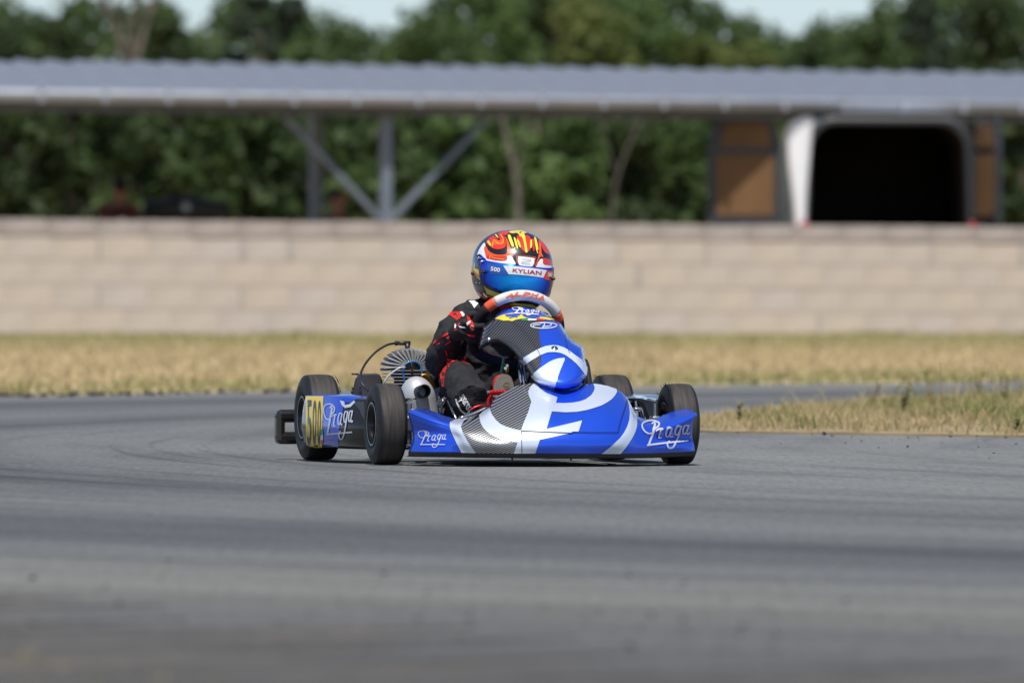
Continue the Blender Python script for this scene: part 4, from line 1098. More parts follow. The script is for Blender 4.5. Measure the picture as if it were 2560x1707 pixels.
strokes('panel_seam', [cc(c3, [(1433, 1094), (1431, 960), (1427, 840)]), cc(c3, [(1427, 838), (1700, 850), (2000, 862)]) + cc(c4, [(300, 1012), (600, 1018), (920, 1018)]), cc(c4, [(920, 1018), (945, 900), (990, 760), (1030, 640), (1045, 560)])], FB, M['ink'], fair, 1.7, .0034)

fair.data.materials.append(M['carbon']); fair.data.materials.append(M['silver'])
for q in fair.data.polygons:
    p_ = kpx(q.center)
    for i_, pl in ((1, CARB_A), (1, CARB_B), (2, SILV)):
        if p_[1] < 1056 and edge_dist(p_, TOPLINE) < 5 and i_ == 1 and (inside(p_, pl) or edge_dist(p_, pl) < 3.5): q.material_index = i_
# ---- nose panel carrying the steering shield
NOSE = cc(c7, [(780, 155), (1000, 203), (1180, 310), (1260, 362), (1330, 405), (1385, 490), (1445, 600), (1550, 695), (1650, 755), (1690, 850), (1700, 960), (1724, 1050), (1725, 1190), (1690, 1275), (1600, 1365), (1520, 1400), (1430, 1422), (1340, 1424), (1240, 1405),
               (1100, 1368), (965, 1300), (890, 1207), (800, 1060), (720, 970), (600, 840), (500, 762), (385, 716), (250, 738), (122, 800), (100, 745), (165, 470), (320, 335), (430, 232), (565, 178)])
NOSE_O = [tuple(p) for p in cr([(x, y, 0) for x, y in NOSE], 3, True)]
RIDGE = [(740, 140), (780, 155), (930, 380), (1100, 520), (1200, 720), (1260, 830), (1330, 1000), (1345, 1430), (1345, 1500)]
def ridge_x(v):
    for (xa, ya), (xb, yb) in zip(RIDGE, RIDGE[1:]):
        if ya <= v <= yb: return xa + (xb - xa) * (v - ya) / (yb - ya)
    return RIDGE[0][0] if v < 140 else RIDGE[-1][0]
def nose_depth(px, py):
    u = (px - 1180) * 6.031; v = (py - 740) * 6.031
    t = (v - 155) / 1270
    y = .15 - .40 * t - .05 * sin(pi * min(1, max(0, t)))
    dx = (u - ridge_x(v)) / 6.031 / 790
    y += 2.3 * dx * dx
    e = min(edge_dist((px, py), NOSE_O) / 26.0, 1.0)
    y += .075 * (1 - sqrt(max(0, 1 - (1 - e) ** 2)))
    # raised rim of the left wing
    return y
v2, f2 = tess(NOSE_O, 5.5)
nv = [K((p[0], p[1]), nose_depth(p[0], p[1])) for p in v2]
nose, NB = sheet('nose_panel', nv, f2, M['blue'], kart, .004)
nose.data.materials.append(M['carbon2'])
CW = cc(c7, [(250, 300), (380, 345), (480, 395), (610, 420), (800, 500), (900, 700), (950, 900), (960, 1060), (885, 1230), (700, 1050), (500, 830), (100, 900), (40, 700), (100, 400)])
for q in nose.data.polygons:
    if inside(kpx(q.center), CW): q.material_index = 1
# nose underside, its black standing in for the shadowed gap below
lo = [K(p, nose_depth(*p) + .012) + Vector((0, 0, -.004)) for p in [tuple(q[:2]) for q in cr([(x, y, 0) for x, y in cc(c7, [(885, 1215), (965, 1306), (1100, 1374), (1240, 1411), (1340, 1430), (1430, 1428), (1520, 1406), (1600, 1371), (1690, 1281), (1727, 1190)])], 4)]]
uv = []
for p in lo: uv += [p, p + Vector((0, .012, -.014)), p + Vector((0, .10, -.012)), p + Vector((0, .16, .01))]
mesh('nose_underside', uv, [(4 * i + k, 4 * i + k + 1, 4 * i + 5 + k, 4 * i + 4 + k) for i in range(len(lo) - 1) for k in range(3)], M['black'], kart)
decal('carbon_panel', cc(c7, [(430, 362), (500, 382), (610, 390), (760, 350), (900, 352), (1085, 372), (1040, 430), (1018, 490), (1012, 600), (1022, 650), (1035, 700), (1042, 780), (1040, 900), (1040, 1000), (1025, 1050), (1000, 1090), (915, 1180), (830, 1045), (745, 945), (630, 810), (520, 725), (440, 680), (400, 560)]), NB, M['carbon2'], nose, .0010, 5)
decal('silver_stripe', cc(c7, [(718, 965), (780, 930), (850, 890), (925, 845), (1000, 803), (1100, 762), (1165, 750), (1230, 745), (1300, 753), (1380, 778), (1450, 815), (1560, 900), (1650, 958), (1702, 985), (1727, 1100), (1723, 1200), (1685, 1170), (1620, 1080), (1570, 1022), (1500, 960), (1400, 890), (1330, 862), (1250, 850), (1190, 850), (1130, 857), (1030, 895), (900, 973), (790, 1042)]), NB, M['silver'], nose, .0018, 6)
decal('silver_wedge', cc(c7, [(890, 1210), (940, 1160), (1000, 1112), (1070, 1060), (1150, 1005), (1230, 965), (1300, 945), (1395, 935), (1398, 965), (1370, 1030), (1320, 1150), (1280, 1270), (1243, 1402), (1170, 1392), (1100, 1366), (1030, 1338), (965, 1300), (925, 1255)]), NB, M['silver'], nose, .0018, 6)
decal('yellow_print', cc(c7, [(352, 350), (400, 315), (470, 290), (600, 262), (700, 268), (800, 300), (900, 315), (1000, 322), (1120, 328), (1200, 345), (1240, 362), (1160, 372), (1060, 352), (950, 340), (830, 340), (740, 350), (660, 365), (605, 388), (550, 375), (480, 380), (410, 360)]), NB, M['yellow'], nose, .0022, 5)
strokes('sponsor_lettering', [cc(c7, [(500, 300), (640, 285), (740, 280)]), cc(c7, [(520, 318), (620, 305), (720, 300)]), cc(c7, [(560, 345), (640, 322), (690, 330)]), cc(c7, [(760, 300), (850, 320), (960, 312)]), cc(c7, [(800, 320), (900, 330), (1020, 330)])], NB, M['bluepanel'], nose, 3.2, .0028)
decal('flag_green', cc(c7, [(735, 378), (760, 352), (850, 350), (835, 376)]), NB, M['flaggreen'], nose, .0026, 6)
decal('flag_white', cc(c7, [(850, 350), (975, 352), (965, 374), (835, 376)]), NB, M['white'], nose, .0026, 6)
decal('flag_red', cc(c7, [(975, 352), (1100, 362), (1085, 380), (965, 374)]), NB, M['flagred'], nose, .0026, 6)
o7 = Vector(c7(655, 262)); 
praga('sponsor_lettering', c7(640, 262), Vector((60, 4.2)), Vector((4, -25)), NB, M['white'], nose, .030, .0024)
el = lambda cx, cy, rx, ry, a0, a1, n=22: [c7(cx + rx * cos(radians(a0 + (a1 - a0) * k / n)), cy + ry * sin(radians(a0 + (a1 - a0) * k / n))) for k in range(n + 1)]
strokes('ring_emblem', [el(1078, 452, 195, 44, 75, 415, 26), cc(c7, [(1060, 500), (1085, 455), (1095, 415)]), el(1105, 440, 90, 28, -150, 120, 14), el(990, 465, 70, 24, 90, 300, 12), cc(c7, [(1090, 495), (1180, 490), (1240, 475)])], NB, M['logo'], nose, 2.6, .0026, 2)
strokes('panel_seam', [cc(c7, [(610, 400), (720, 480), (830, 590), (940, 740), (1000, 840), (1035, 930), (1040, 1010)]), cc(c7, [(1395, 560), (1420, 700), (1440, 800), (1475, 870)])], NB, M['ink'], nose, 1.1, .0030)
def stud(name, p, r_, bvh, parent, m):
    loc, nor, _, _ = project(p[0], p[1], bvh)
    if loc is None: return
    if nor.dot(lray(*p)) > 0: nor = -nor
    bm = bmesh.new(); add_cyl(bm, loc - nor * .002, loc + nor * .004, r_, r_ * .8, 20); add_cyl(bm, loc + nor * .004, loc + nor * .0055, r_ * .45, r_ * .4, 6)
    return bm_obj(name, bm, m, parent, True)
stud('screw', c7(1245, 795), .013, NB, nose, M['chrome']); stud('screw', c7(255, 655), .008, NB, nose, M['chrome'])
# nose support stays
for (a, b) in ((c3(1400, 60), c3(1430, 300)), (c3(1440, 90), c3(1462, 300))):
    tube('support_stay', [K(a, -.02), K(b, -.06)], .0055, M['chrome'], kart, 10)
T_('nose_stay', [tuple(K(c7(1695, 985), .04)), tuple(K(c7(1728, 1070), .02)), tuple(K(c7(1745, 1190), .0)), (.20, -.05, .08)], .011, M['black'])
# ---- side pods
def pod(s):
    st = [(.845, .555, .545), (.78, .575, .56), (.6, .57, .55), (.42, .555, .53), (.30, .53, .50), (.225, .49, .46), (.19, .44, .42), (.18, .40, .39)]
    rows = []
    for (y, xo, xt) in st:
        zt = .212 - (.008 if y < .4 else 0); zb = .042
        rows.append([Vector((s * x, y, z)) for x, z in ((.37, zt - .012), (xt - .06, zt), (xt - .012, zt - .003), (xt + .002, zt - .018), (xo, .12), (xo - .008, zb + .022), (xo - .03, zb + .002), (xo - .07, zb), (.37, zb + .01))])
    v, f, *_ = net(rows, 5, 5)
    sm = sum(((v[q[1]] - v[q[0]]).cross(v[q[2]] - v[q[0]]).x for q in f))
    if sm * s < 0: f = [tuple(reversed(q)) for q in f]
    o = mesh('side_pod', v, f, M['blackgloss'], kart)
    md = o.modifiers.new('s', 'SOLIDIFY'); md.thickness = .004; md.offset = -1; bake(o); o.data.polygons.foreach_set('use_smooth', [True] * len(o.data.polygons))
    return o, BVHTree.FromPolygons([tuple(p) for p in v], f)
podr, PB = pod(-1)
podr.data.materials.append(M['blue'])
for q in podr.data.polygons:
    if q.center.z > .186 and q.center.y > .33: q.material_index = 1
podl, PB2 = pod(1)
decal('blue_panel', cc(c2, [(555, 735), (780, 770), (775, 900), (740, 1060), (722, 1290), (548, 1292)]), PB, M['blue'], podr, .0012, 7)
decal('number_plate', cc(c2, [(372, 742), (565, 746), (548, 1294), (378, 1302)]), PB, M['yellow'], podr, .0022, 7)
decal('silver_ring', cc(c2, [(745, 790), (790, 800), (800, 840), (850, 830), (900, 790), (910, 810), (860, 862), (800, 872), (765, 840)]), PB, M['logo'], podr, .0022, 6)
decal('carbon_panel', cc(c2, [(880, 800), (1010, 800), (1010, 1000), (985, 960), (955, 890)]), PB, M['carbon2'], podr, .0016, 6)
lettering('race_number', '5', [c2(392, 1270), c2(432, 1272), c2(442, 785), c2(390, 785)], PB, M['ink'], podr, .0032, .8)
lettering('race_number', '0', [c2(450, 1272), c2(486, 1274), c2(496, 785), c2(454, 785)], PB, M['ink'], podr, .0032, .8)
lettering('race_number', '0', [c2(502, 1272), c2(534, 1272), c2(544, 790), c2(508, 788)], PB, M['ink'], podr, .0032, .8)
for nm, m_, a, b in (('flag_green', 'flaggreen', 1100, 1160), ('flag_white', 'white', 1160, 1215), ('flag_red', 'flagred', 1215, 1260)):
    decal(nm, cc(c2, [(540, a), (565, a), (563, b), (538, b)]), PB, M[m_], podr, .0030, 5)
praga('sponsor_lettering', c2(600, 1155), Vector(c2(880, 1145)) - Vector(c2(600, 1155)), Vector((2, -131)), PB, M['logo'], podr, .044, .0030)
decal('silver_top', cc(c4, [(1140, 500), (1250, 500), (1340, 530), (1455, 550), (1440, 575), (1300, 555), (1160, 530)]), PB2, M['silver'], podl, .0015, 5)
# ---- rear bumper
bm = bmesh.new()
for s in (-1, 1):
    add_box(bm, (s * .345, 1.165, .137), (.47, .055, .042), bev=.014); add_box(bm, (s * .345, 1.165, .066), (.47, .055, .040), bev=.014)
    for x in (.565, .42, .15): add_box(bm, (s * x, 1.165, .102), (.030 if x > .5 else .04, .053, .10), bev=.013)
add_box(bm, (0, 1.165, .102), (.26, .05, .11), bev=.012)
for s in (-1, 1): add_cyl(bm, (s * .30, .98, .10), (s * .30, 1.16, .10), .012)
bm_obj('rear_bumper', bm, M['blackgloss'], kart)

# ---- steering wheel
SC = K(c1(1135, 1262), .27)
TL = radians(33)
sx = Vector((cos(-YAW * .25), sin(-YAW * .25), 0)); sy = Vector((0, -sin(TL), cos(TL)))
rl = radians(-3); sx, sy = sx * cos(rl) + sy * sin(rl), sy * cos(rl) - sx * sin(rl)
def wpt(a):
    rx, rz = .137, .137
    c_, s_ = cos(radians(a)), sin(radians(a))
    z = rz * s_
    if s_ < 0: z = -rz * .86 * (abs(s_) ** .62)
    return SC + sx * (rx * c_ * (1.0 if s_ > -.2 else 1.0)) + sy * z
def arc(a0, a1, n): return [wpt(a0 + (a1 - a0) * k / n) for k in range(n + 1)]
SR = .0168
def seg(name, a0, a1, m, par, k=1.0, n=18):
    return tube(name, arc(a0, a1, n), SR * k, m, par, 16)
sw = tube('steering_wheel', arc(143, 382, 50), SR, M['grip'], kart, 16)
gs, gf = tube_data(arc(33.5, 129, 30), SR * 1.02, 20); WB_d = (gs, gf)
gseg = mesh('grey_segment', gs, gf, M['wheelgrey'], sw); WB = BVHTree.FromPolygons([tuple(p) for p in gs], gf)
seg('orange_band', 129, 143, M['wheelorange'], sw, 1.03, 6); seg('orange_band', 22, 33.5, M['wheelorange'], sw, 1.03, 6)
seg('navy_lower_rim', 212, 328, M['navy'], sw, 1.06, 26)
st_ = [p + sy * SR * 1.0 - Vector((0, SR * .4, 0)) for p in arc(225, 318, 24)]
tube('red_stitching', st_, .0012, M['suitred'], sw, 6)
for a in (25, 155, 270):
    p = wpt(a); tube('spoke', [SC + Vector((0, -.012, -.01)), p.lerp(SC, .1)], .009, M['darkmetal'], sw, 8)
bm = bmesh.new(); add_cyl(bm, SC + Vector((0, .012, .004)), SC + Vector((0, -.022, -.016)), .032, n=20); bm_obj('wheel_hub', bm, M['darkmetal'], sw)
tube('steering_column', [SC + Vector((0, -.01, -.01)), Vector((.01, .06, .12))], .010, M['steel'], kart, 10)
for ch, (a, b, t0, t1, bh) in zip('ALPHA', ((1010, 1110, 858, 812, 0), (1112, 1200, 834, 798, 0), (1206, 1290, 836, 799, 0), (1296, 1378, 848, 812, 0), (1384, 1462, 872, 838, 0))):
    lettering('wheel_lettering', ch, [c1(a, t0), c1(b - 8, t0 + (b - a) * .10), c1(b + 16, t1 + (b - a) * .10), c1(a + 26, t1)], WB, M['wheelorange'], gseg, .0012, .7)
strokes('wheel_underline', [cc(c1, [(1060, 846), (1130, 842), (1200, 843), (1300, 856), (1390, 877), (1462, 899)])], WB, M['wheelorange'], gseg, 2.2, .0014)

# ---- engine on the driver's right
EH = K(c2(1490, 430), .70)                     # hub of the fan of head fins
eng = kart
head = None
bm = bmesh.new(); add_cyl(bm, EH + Vector((0, -.045, .0)), EH + Vector((0, .045, .0)), .030, n=24); add_box(bm, EH + Vector((0, 0, -.02)), (.10, .10, .03), bev=.008)
head = bm_obj('cylinder_head', bm, M['darkmetal'], kart, True)
def fin_mesh(name, L_):
    prof = [(0.018, -.0018), (L_ * .7, -.0025), (L_ - .005, -.0029), (L_, 0), (L_ - .005, .0029), (L_ * .7, .0025), (.018, .0018)]
    vs, fs = [], []
    for j, (y, sc) in enumerate(((-.056, .93), (-.050, 1.0), (.050, 1.0), (.056, .93))):
        for (x, z) in prof: vs.append((x if x < .02 else x * sc, y, z))
    n = len(prof)
    for j in range(3):
        for i in range(n): fs.append((j * n + i, j * n + (i + 1) % n, (j + 1) * n + (i + 1) % n, (j + 1) * n + i))
    fs.append(tuple(range(n))[::-1]); fs.append(tuple(range(3 * n, 4 * n)))
    me = bpy.data.meshes.new(name); me.from_pydata([Vector(v) for v in vs], [], fs); me.update(); me.materials.append(M['alloy']); return me
for k in range(16):
    a = -3 + k * 186 / 15
    L_ = 1.0 / sqrt((cos(radians(a)) / .092) ** 2 + (sin(radians(a)) / .062) ** 2)
    o = link(bpy.data.objects.new('fin', fin_mesh('fin', L_)), head); o.location = EH
    o.rotation_euler = (radians(4), -radians(a), radians(10 * cos(radians(a))))
CY = K(c2(1450, 520), .70); cyl_ = None
bm = bmesh.new(); add_cyl(bm, CY + Vector((0, 0, -.10)), CY + Vector((0, 0, .02)), .036, n=28); cyl_ = bm_obj('cylinder', bm, M['darkmetal'], kart, True)
for k in range(6):
    bm = bmesh.new(); add_cyl(bm, CY + Vector((0, 0, .016 - k * .0105)), CY + Vector((0, 0,   .0185 - k * .0105)), .074 - .001 * k, n=36); bm_obj('cylinder_fin', bm, M['alloy'], cyl_, False)
bm = bmesh.new(); add_box(bm, CY + Vector((0, .01, -.15)), (.13, .13, .10), bev=.02); add_cyl(bm, CY + Vector((-.09, .0, -.16)), CY + Vector((.08, 0, -.16)), .045, n=24); bm_obj('crankcase', bm, M['alloy'], kart, True)
# spark plug cap and lead
b0 = K(c2(1473, 245), .70); b1 = K(c2(1475, 165), .70)
bm = bmesh.new(); add_cyl(bm, b0 + Vector((0, 0, -.008)), b1, .0085, .0085, 14); add_cyl(bm, b1 + Vector((.009, 0, 0)), K(c2(1350, 165), .70), .0075, .0065, 14); add_cyl(bm, K(c2(1362, 165), .70), K(c2(1340, 165), .70), .008, .008, 14)
bm_obj('spark_plug_cap', bm, M['black'], kart, True)
tube('ignition_lead', cr([K(c2(u, v), y) for u, v, y in ((1340, 165, .70), (1250, 185, .69), (1130, 260, .67), (1030, 370, .64), (975, 470, .60), (965, 550, .57), (990, 620, .55), (1060, 690, .54))], 5), .0038, M['black'], kart, 8)
tube('blue_hose', cr([K(c2(u, v), .585) for u, v in ((1440, 570), (1432, 480), (1450, 400), (1510, 366), (1580, 372), (1625, 420), (1632, 500))], 5), .0028, M['bluewire'], kart, 8)
tube('breather_hose', cr([K(c2(u, v), .575) for u, v in ((1222, 592), (1260, 530), (1330, 470), (1400, 430), (1450, 430))], 5), .0032, M['greytube'], kart, 8)
bm = bmesh.new()
for k in range(7): add_cyl(bm, K(c2(1525, 470 + k * 12), .60), K(c2(1525, 474 + k * 12), .60), .006, n=12)
add_box(bm, K(c2(1450, 440), .60), (.035, .015, .012), bev=.003); add_cyl(bm, K(c2(1525, 455), .61), K(c2(1525, 560), .61), .004, n=10)
bm_obj('exhaust_spring', bm, M['darkmetal'], kart)
tube('brass_fitting', cr([K(c2(u, v), .56) for u, v in ((1620, 520), (1680, 515), (1730, 560), (1755, 620), (1775, 660))], 4), .007, M['brass'], kart, 10)
# carburettor and airbox behind the cylinder
bm = bmesh.new(); add_cyl(bm, K(c2(1700, 545), .66), K(c2(1830, 545), .62), .030, n=20); add_cyl(bm, K(c2(1650, 560), .68), K(c2(1720, 560), .66), .018, n=16); bm_obj('intake_silencer', bm, M['black'], kart, True)
# chain and clutch guard
GV = [K(c2(u, v), y) for u, v, y in ((862, 760, .80), (905, 560, .80), (945, 498, .80), (1135, 492, .80), (1165, 560, .80), (1180, 760, .80))]
GF = [p + Vector((0, -.06, 0)) for p in [K(c2(u, v), .80) for u, v in ((930, 760), (942, 600), (960, 510), (1130, 505), (1160, 570), (1170, 760))]]
n = len(GV); gv = GV + GF; gfc = [(i, (i + 1) % n, n + (i + 1) % n, n + i) for i in range(n)] + [tuple(range(n, 2 * n)), tuple(range(n))[::-1]]
guard = mesh('chain_guard', gv, gfc, M['guard'], kart, smooth=False)
bm = bmesh.new()
for u, v in ((962, 655), (960, 700), (882, 660), (872, 700)):
    p = K(c2(u, v), .738 if u > 930 else .77); add_box(bm, p, (.006 if u > 930 else .006, .006, .009))
tag(bm_obj('guard_slots', bm, M['hblack'], guard), kind='stuff')
tube('guard_bolt', [K(c2(868, 500), .78), K(c2(940, 502), .78)], .003, M['darkmetal'], guard, 8)
# exhaust muffler with its outlet
mc = K(c2(1588, 720), .36); ma = Vector((.20, .16, -1)).normalized()
mprof = [(0.118, .0575), (.07, .0575), (.0, .0575)] + [(-.074 * sin(radians(t)), .0575 * cos(radians(t))) for t in (6, 12, 18, 24, 30, 36, 42, 48, 54, 60, 66, 72, 78, 84, 89.5)]
vs, fs = lathe([(a, max(.0004, b)) for a, b in mprof], 48, 'z')
rot = ma.to_track_quat('Z', 'Y').to_matrix()
vs = [rot @ v + mc + Vector((0, 0, -.016)) for v in vs]
muf = mesh('exhaust_muffler', vs, fs, M['muffler'], kart); MB_ = BVHTree.FromPolygons([tuple(p) for p in vs], fs)
oc = K(c2(1636, 690), .288); od = Vector((.10, -1, .10)).normalized()
ov, of = lathe([(.06, .017), (.0, .0175), (-.024, .0178), (-.026, .0195), (-.024, .0212), (.0, .0212), (.06, .0212)], 28, 'z')
rot = (-od).to_track_quat('Z', 'Y').to_matrix()
mesh('exhaust_outlet', [rot @ v + oc for v in ov], of, [M['black'], M['bore_dark']], muf)
for q in muf.children[0].data.polygons:
    if q.index % 6 < 3: q.material_index = 1
tube('exhaust_header', cr([CY + Vector((.01, -.04, -.05)), K(c2(1560, 610), .58), K(c2(1600, 700), .46), mc + Vector((0, .02, -.06))], 6), .019, M['steel'], kart, 16)
# small fittings and bolts between muffler and fairing
bm = bmesh.new(); r = random.Random(9)
for k in range(16):
    u, v = r.uniform(1790, 1880), r.uniform(800, 930); p = K(c2(u, v), r.uniform(.0, .12)); add_cyl(bm, p, p + Vector((r.uniform(-.01, .01), r.uniform(-.01, .01), .014)), r.uniform(.003, .006), n=8)
tag(bm_obj('small_bolts', bm, M['steel'], kart), kind='stuff')
for s in (-1, 1):
    bm = bmesh.new(); add_cyl(bm, (s * .40, 0, .06), (s * .40, 0, .19), .011, n=12); add_box(bm, (s * .40, 0, .125), (.03, .05, .05), bev=.006)
    bm_obj('king_pin', bm, M['steel'], kart)
# seat
sv = []; stt = [(.46, .06, .17, .06), (.56, .045, .18, .10), (.68, .05, .185, .13), (.80, .09, .17, .14), (.87, .18, .13, .06), (.90, .30, .10, .03)]
for (y, zb, hw, hs) in stt:
    sv.append([Vector((x * hw + .0, y, zb + hs * abs(x) ** 4)) for x in (-1.03, -1, -.9, -.6, 0, .6, .9, 1, 1.03)])
v, f, *_ = net(sv, 4, 4); seat = mesh('seat', v, f, M['navy'], kart); md = seat.modifiers.new('s', 'SOLIDIFY'); md.thickness = .006; bake(seat); seat.data.polygons.foreach_set('use_smooth', [True] * len(seat.data.polygons))
# pedals, hoses
for s in (-1, 1):
    pz = K(c3(1040, 470), -.06) if s < 0 else Vector((.12, -.06, .16))
    pts = [pz + Vector((.0, .02, -.07)), pz + Vector((0, .0, -.03)), pz + Vector((0, 0, .0)), pz + Vector((.012, 0, .02))]
    pd = tube('pedal', cr(pts, 5), .0055, M['red_anod'], kart, 10)
    bm = bmesh.new(); add_box(bm, pz + Vector((.045 * 1, 0, .024)), (.085, .012, .014), bev=.004)
    for k in range(8): add_cyl(bm, pz + Vector((.008 + k * .010, -.001, .024)), pz + Vector((.012 + k * .010, -.001, .024)), .0088, n=10)
    bm_obj('foot_bar', bm, M['red_anod'], pd)
    bm = bmesh.new(); add_cyl(bm, pz + Vector((-.006, -.002, .024)), pz + Vector((.002, -.002, .024)), .007, n=14); bm_obj('bar_end', bm, M['chrome'], pd)
    bm = bmesh.new(); add_box(bm, pz + Vector((.03, .012, -.015)), (.035, .01, .05), bev=.004); bm_obj('pedal_web', bm, M['red_anod'], pd)
tube('red_cable', cr([K(c3(u, v), -.10) for u, v in ((830, 590), (880, 555), (950, 535), (1000, 545), (985, 580), (930, 590))], 5), .0035, M['red_anod'], kart, 8)
tube('green_hose', cr([K(c3(u, v), .12) for u, v in ((1220, -40), (1212, 40), (1196, 120), (1190, 200))], 5), .0045, M['green'], kart, 10)
tube('brass_clamp', cr([K(c3(u, v), .10) for u, v in ((1245, 40), (1260, 90), (1255, 150))], 4), .006, M['brass'], kart, 10)
bm = bmesh.new(); add_cyl(bm, K(c3(1240, 95), .09), K(c3(1240, 95), .07), .005, n=12); add_cyl(bm, K(c3(1262, 65), .09), K(c3(1262, 65), .08), .004, n=12); tag(bm_obj('clamp_bolts', bm, M['chrome'], kart), kind='stuff')
tube('throttle_rod', [K(c3(560, 480), .02), K(c3(660, 690), -.12)], .0035, M['chrome'], kart, 8)
tube('fairing_bar', cr([K(c3(700, 690), -.16), K(c3(860, 640), -.15), K(c3(1040, 560), -.14)], 4), .008, M['chrome'], kart, 10)
tube('fairing_bar', cr([K(c4(1150, 690), .0), K(c4(1240, 690), .0), K(c4(1270, 760), .0), K(c4(1290, 850), .0)], 4), .008, M['chrome'], kart, 10)
# ------------------------------------------------------------------ driver (built in the kart's own axes)
drv = empty('person', (0.064, 40.0, 0), YAW)
tag(drv, 'kart driver in black and red suit and red helmet, hands on the steering wheel', 'person')
V3 = Vector
HC = K(c5(937, 850), .52)                      # helmet centre
chest = V3((.015, .62, .36)); pelv = V3((.0, .66, .14)); neck = HC + V3((-.01, .035, -.125))
shr = K(c1(395, 1240), .55); elr = K(c6(218, 700), .47); wrr = K(c6(400, 390), .335)
shl = V3((.145, .55, shr.z)); ell = V3((.185, .47, .31)); 
gripR = wpt(179); gripL = wpt(-14)
wrl = gripL + V3((.0, .075, -.01))
kner = K(c6(455, 975), .27); ankr = K(c6(640, 1310), .03)
knel = V3((.165, .26, .295)); ankl = V3((.13, .02, .15))
D_ = []
D_.append(tube_data(cr([pelv + V3((0, .02, -.02)), pelv + V3((0, 0, .06)), chest + V3((0, .02, -.05)), chest + V3((0, 0, .04)), V3((.02, .58, .455)), neck + V3((0, 0, -.01)), neck + V3((0, -.01, .04))], 4),
        [.125 - .0 * i if i < 9 else max(.055, .135 - (i - 9) * .0062) for i in range(25)], 18))
D_.append(ball(chest + V3((-.05, -.01, .02)), (.11, .09, .11))); D_.append(ball(chest + V3((.06, -.01, .02)), (.11, .09, .11)))
D_.append(ball(pelv, (.15, .13, .12)))
tr_r = K(c1(605, 1015), .55)
D_.append(tube_data(cr([neck + V3((-.01, 0, -.02)), tr_r, shr], 4), [.055, .045, .038, .036, .035, .036, .040, .045, .048], 14))
D_.append(tube_data(cr([neck + V3((.02, 0, -.02)), (neck + shl) / 2, shl], 4), [.06, .055, .050, .048, .048, .050, .054, .058, .060], 14))
def arm(a, b, c, n=5):
    p = cr([a, a.lerp(b, .5) + V3((0, .0, .004)), b, b.lerp(c, .5), c], n); N = len(p)
    return tube_data(p, [(.050 - .003 * (i / (N / 2)) if i < N / 2 else .053 - .023 * ((i - N / 2) / (N / 2))) for i in range(N)], 16)
D_.append(arm(shr, elr, wrr)); D_.append(ball(elr + V3((0, 0, -.012)), .052)); D_.append(arm(shl, ell, wrl)); D_.append(ball(ell, .05))
def leg(h, k, a, n=5):
    p = cr([h, h.lerp(k, .5), k, k.lerp(a, .5), a], n); N = len(p)
    return tube_data(p, [.080 - .024 * (i / (N / 2)) if i < N / 2 else .056 + .012 * ((i - N / 2) / (N / 2)) for i in range(N)], 18)
D_.append(leg(V3((-.08, .62, .15)), kner, ankr)); D_.append(ball(kner + V3((.0, 0, .0)), (.056, .056, .055)))
D_.append(leg(V3((.08, .62, .15)), knel, ankl)); D_.append(ball(knel, .056))
body = remesh('body', D_, M['suit'], drv, .006, 5, .026)
bb = body.data
BB = BVHTree.FromPolygons([tuple(q.co) for q in bb.vertices], [tuple(p.vertices) for p in bb.polygons])
def patch(name, f, pts, m, bv=None, parent=None, off=.002, step=6, sm=0): return decal(name, cc(f, pts), bv or BB, M[m], parent or body, off, step, sm)
patch('red_patch', c6, [(300, 125), (340, 104), (480, 100), (500, 160), (430, 215), (360, 160)], 'suitred')
patch('white_patch', c6, [(470, 105), (500, 102), (545, 160), (500, 160)], 'suitwhite', off=.003)
patch('white_patch', c1, [(575, 905), (640, 905), (690, 935), (640, 990), (615, 950)], 'suitwhite')
patch('red_stripe', c6, [(118, 535), (150, 480), (220, 420), (300, 375), (355, 358), (350, 385), (270, 420), (190, 470)], 'suitred')
patch('red_stripe', c6, [(160, 530), (215, 500), (215, 525)], 'suitred')
patch('red_stripe', c6, [(270, 525), (340, 480), (350, 492), (285, 535)], 'suitred')
patch('red_stripe', c6, [(300, 440), (340, 405), (345, 420), (305, 455)], 'suitred')
patch('red_stripe', c6, [(275, 600), (290, 600), (310, 670), (290, 670)], 'suitred')
patch('red_knee_panel', c6, [(300, 700), (370, 720), (400, 745), (320, 800), (295, 760)], 'suitred')
patch('red_knee_panel', c6, [(205, 905), (240, 850), (310, 800), (285, 870), (270, 980), (265, 1075), (245, 1075), (225, 990)], 'suitred')
patch('red_patch', c6, [(480, 730), (530, 670), (545, 690), (540, 748)], 'suitred')
strokes('red_seam', [cc(c6, [(285, 900), (300, 850), (350, 780), (430, 742), (480, 745), (590, 790)])], BB, M['suitred'], body, 1.0, .0022)
lettering('suit_lettering', 'sparco', [c6(425, 1235), c6(565, 1450), c6(618, 1345), c6(508, 1165)], BB, M['suitwhite'], body, .003, .7)
strokes('suit_lettering', [cc(c6, [(415, 1235), (440, 1310), (490, 1390), (560, 1430), (600, 1375)])], BB, M['suitwhite'], body, 4.0, .003)
lettering('suit_lettering', 'SPARCO', [c6(385, 130), c6(425, 205), c6(455, 175), c6(415, 112)], BB, M['ink'], body, .0032)

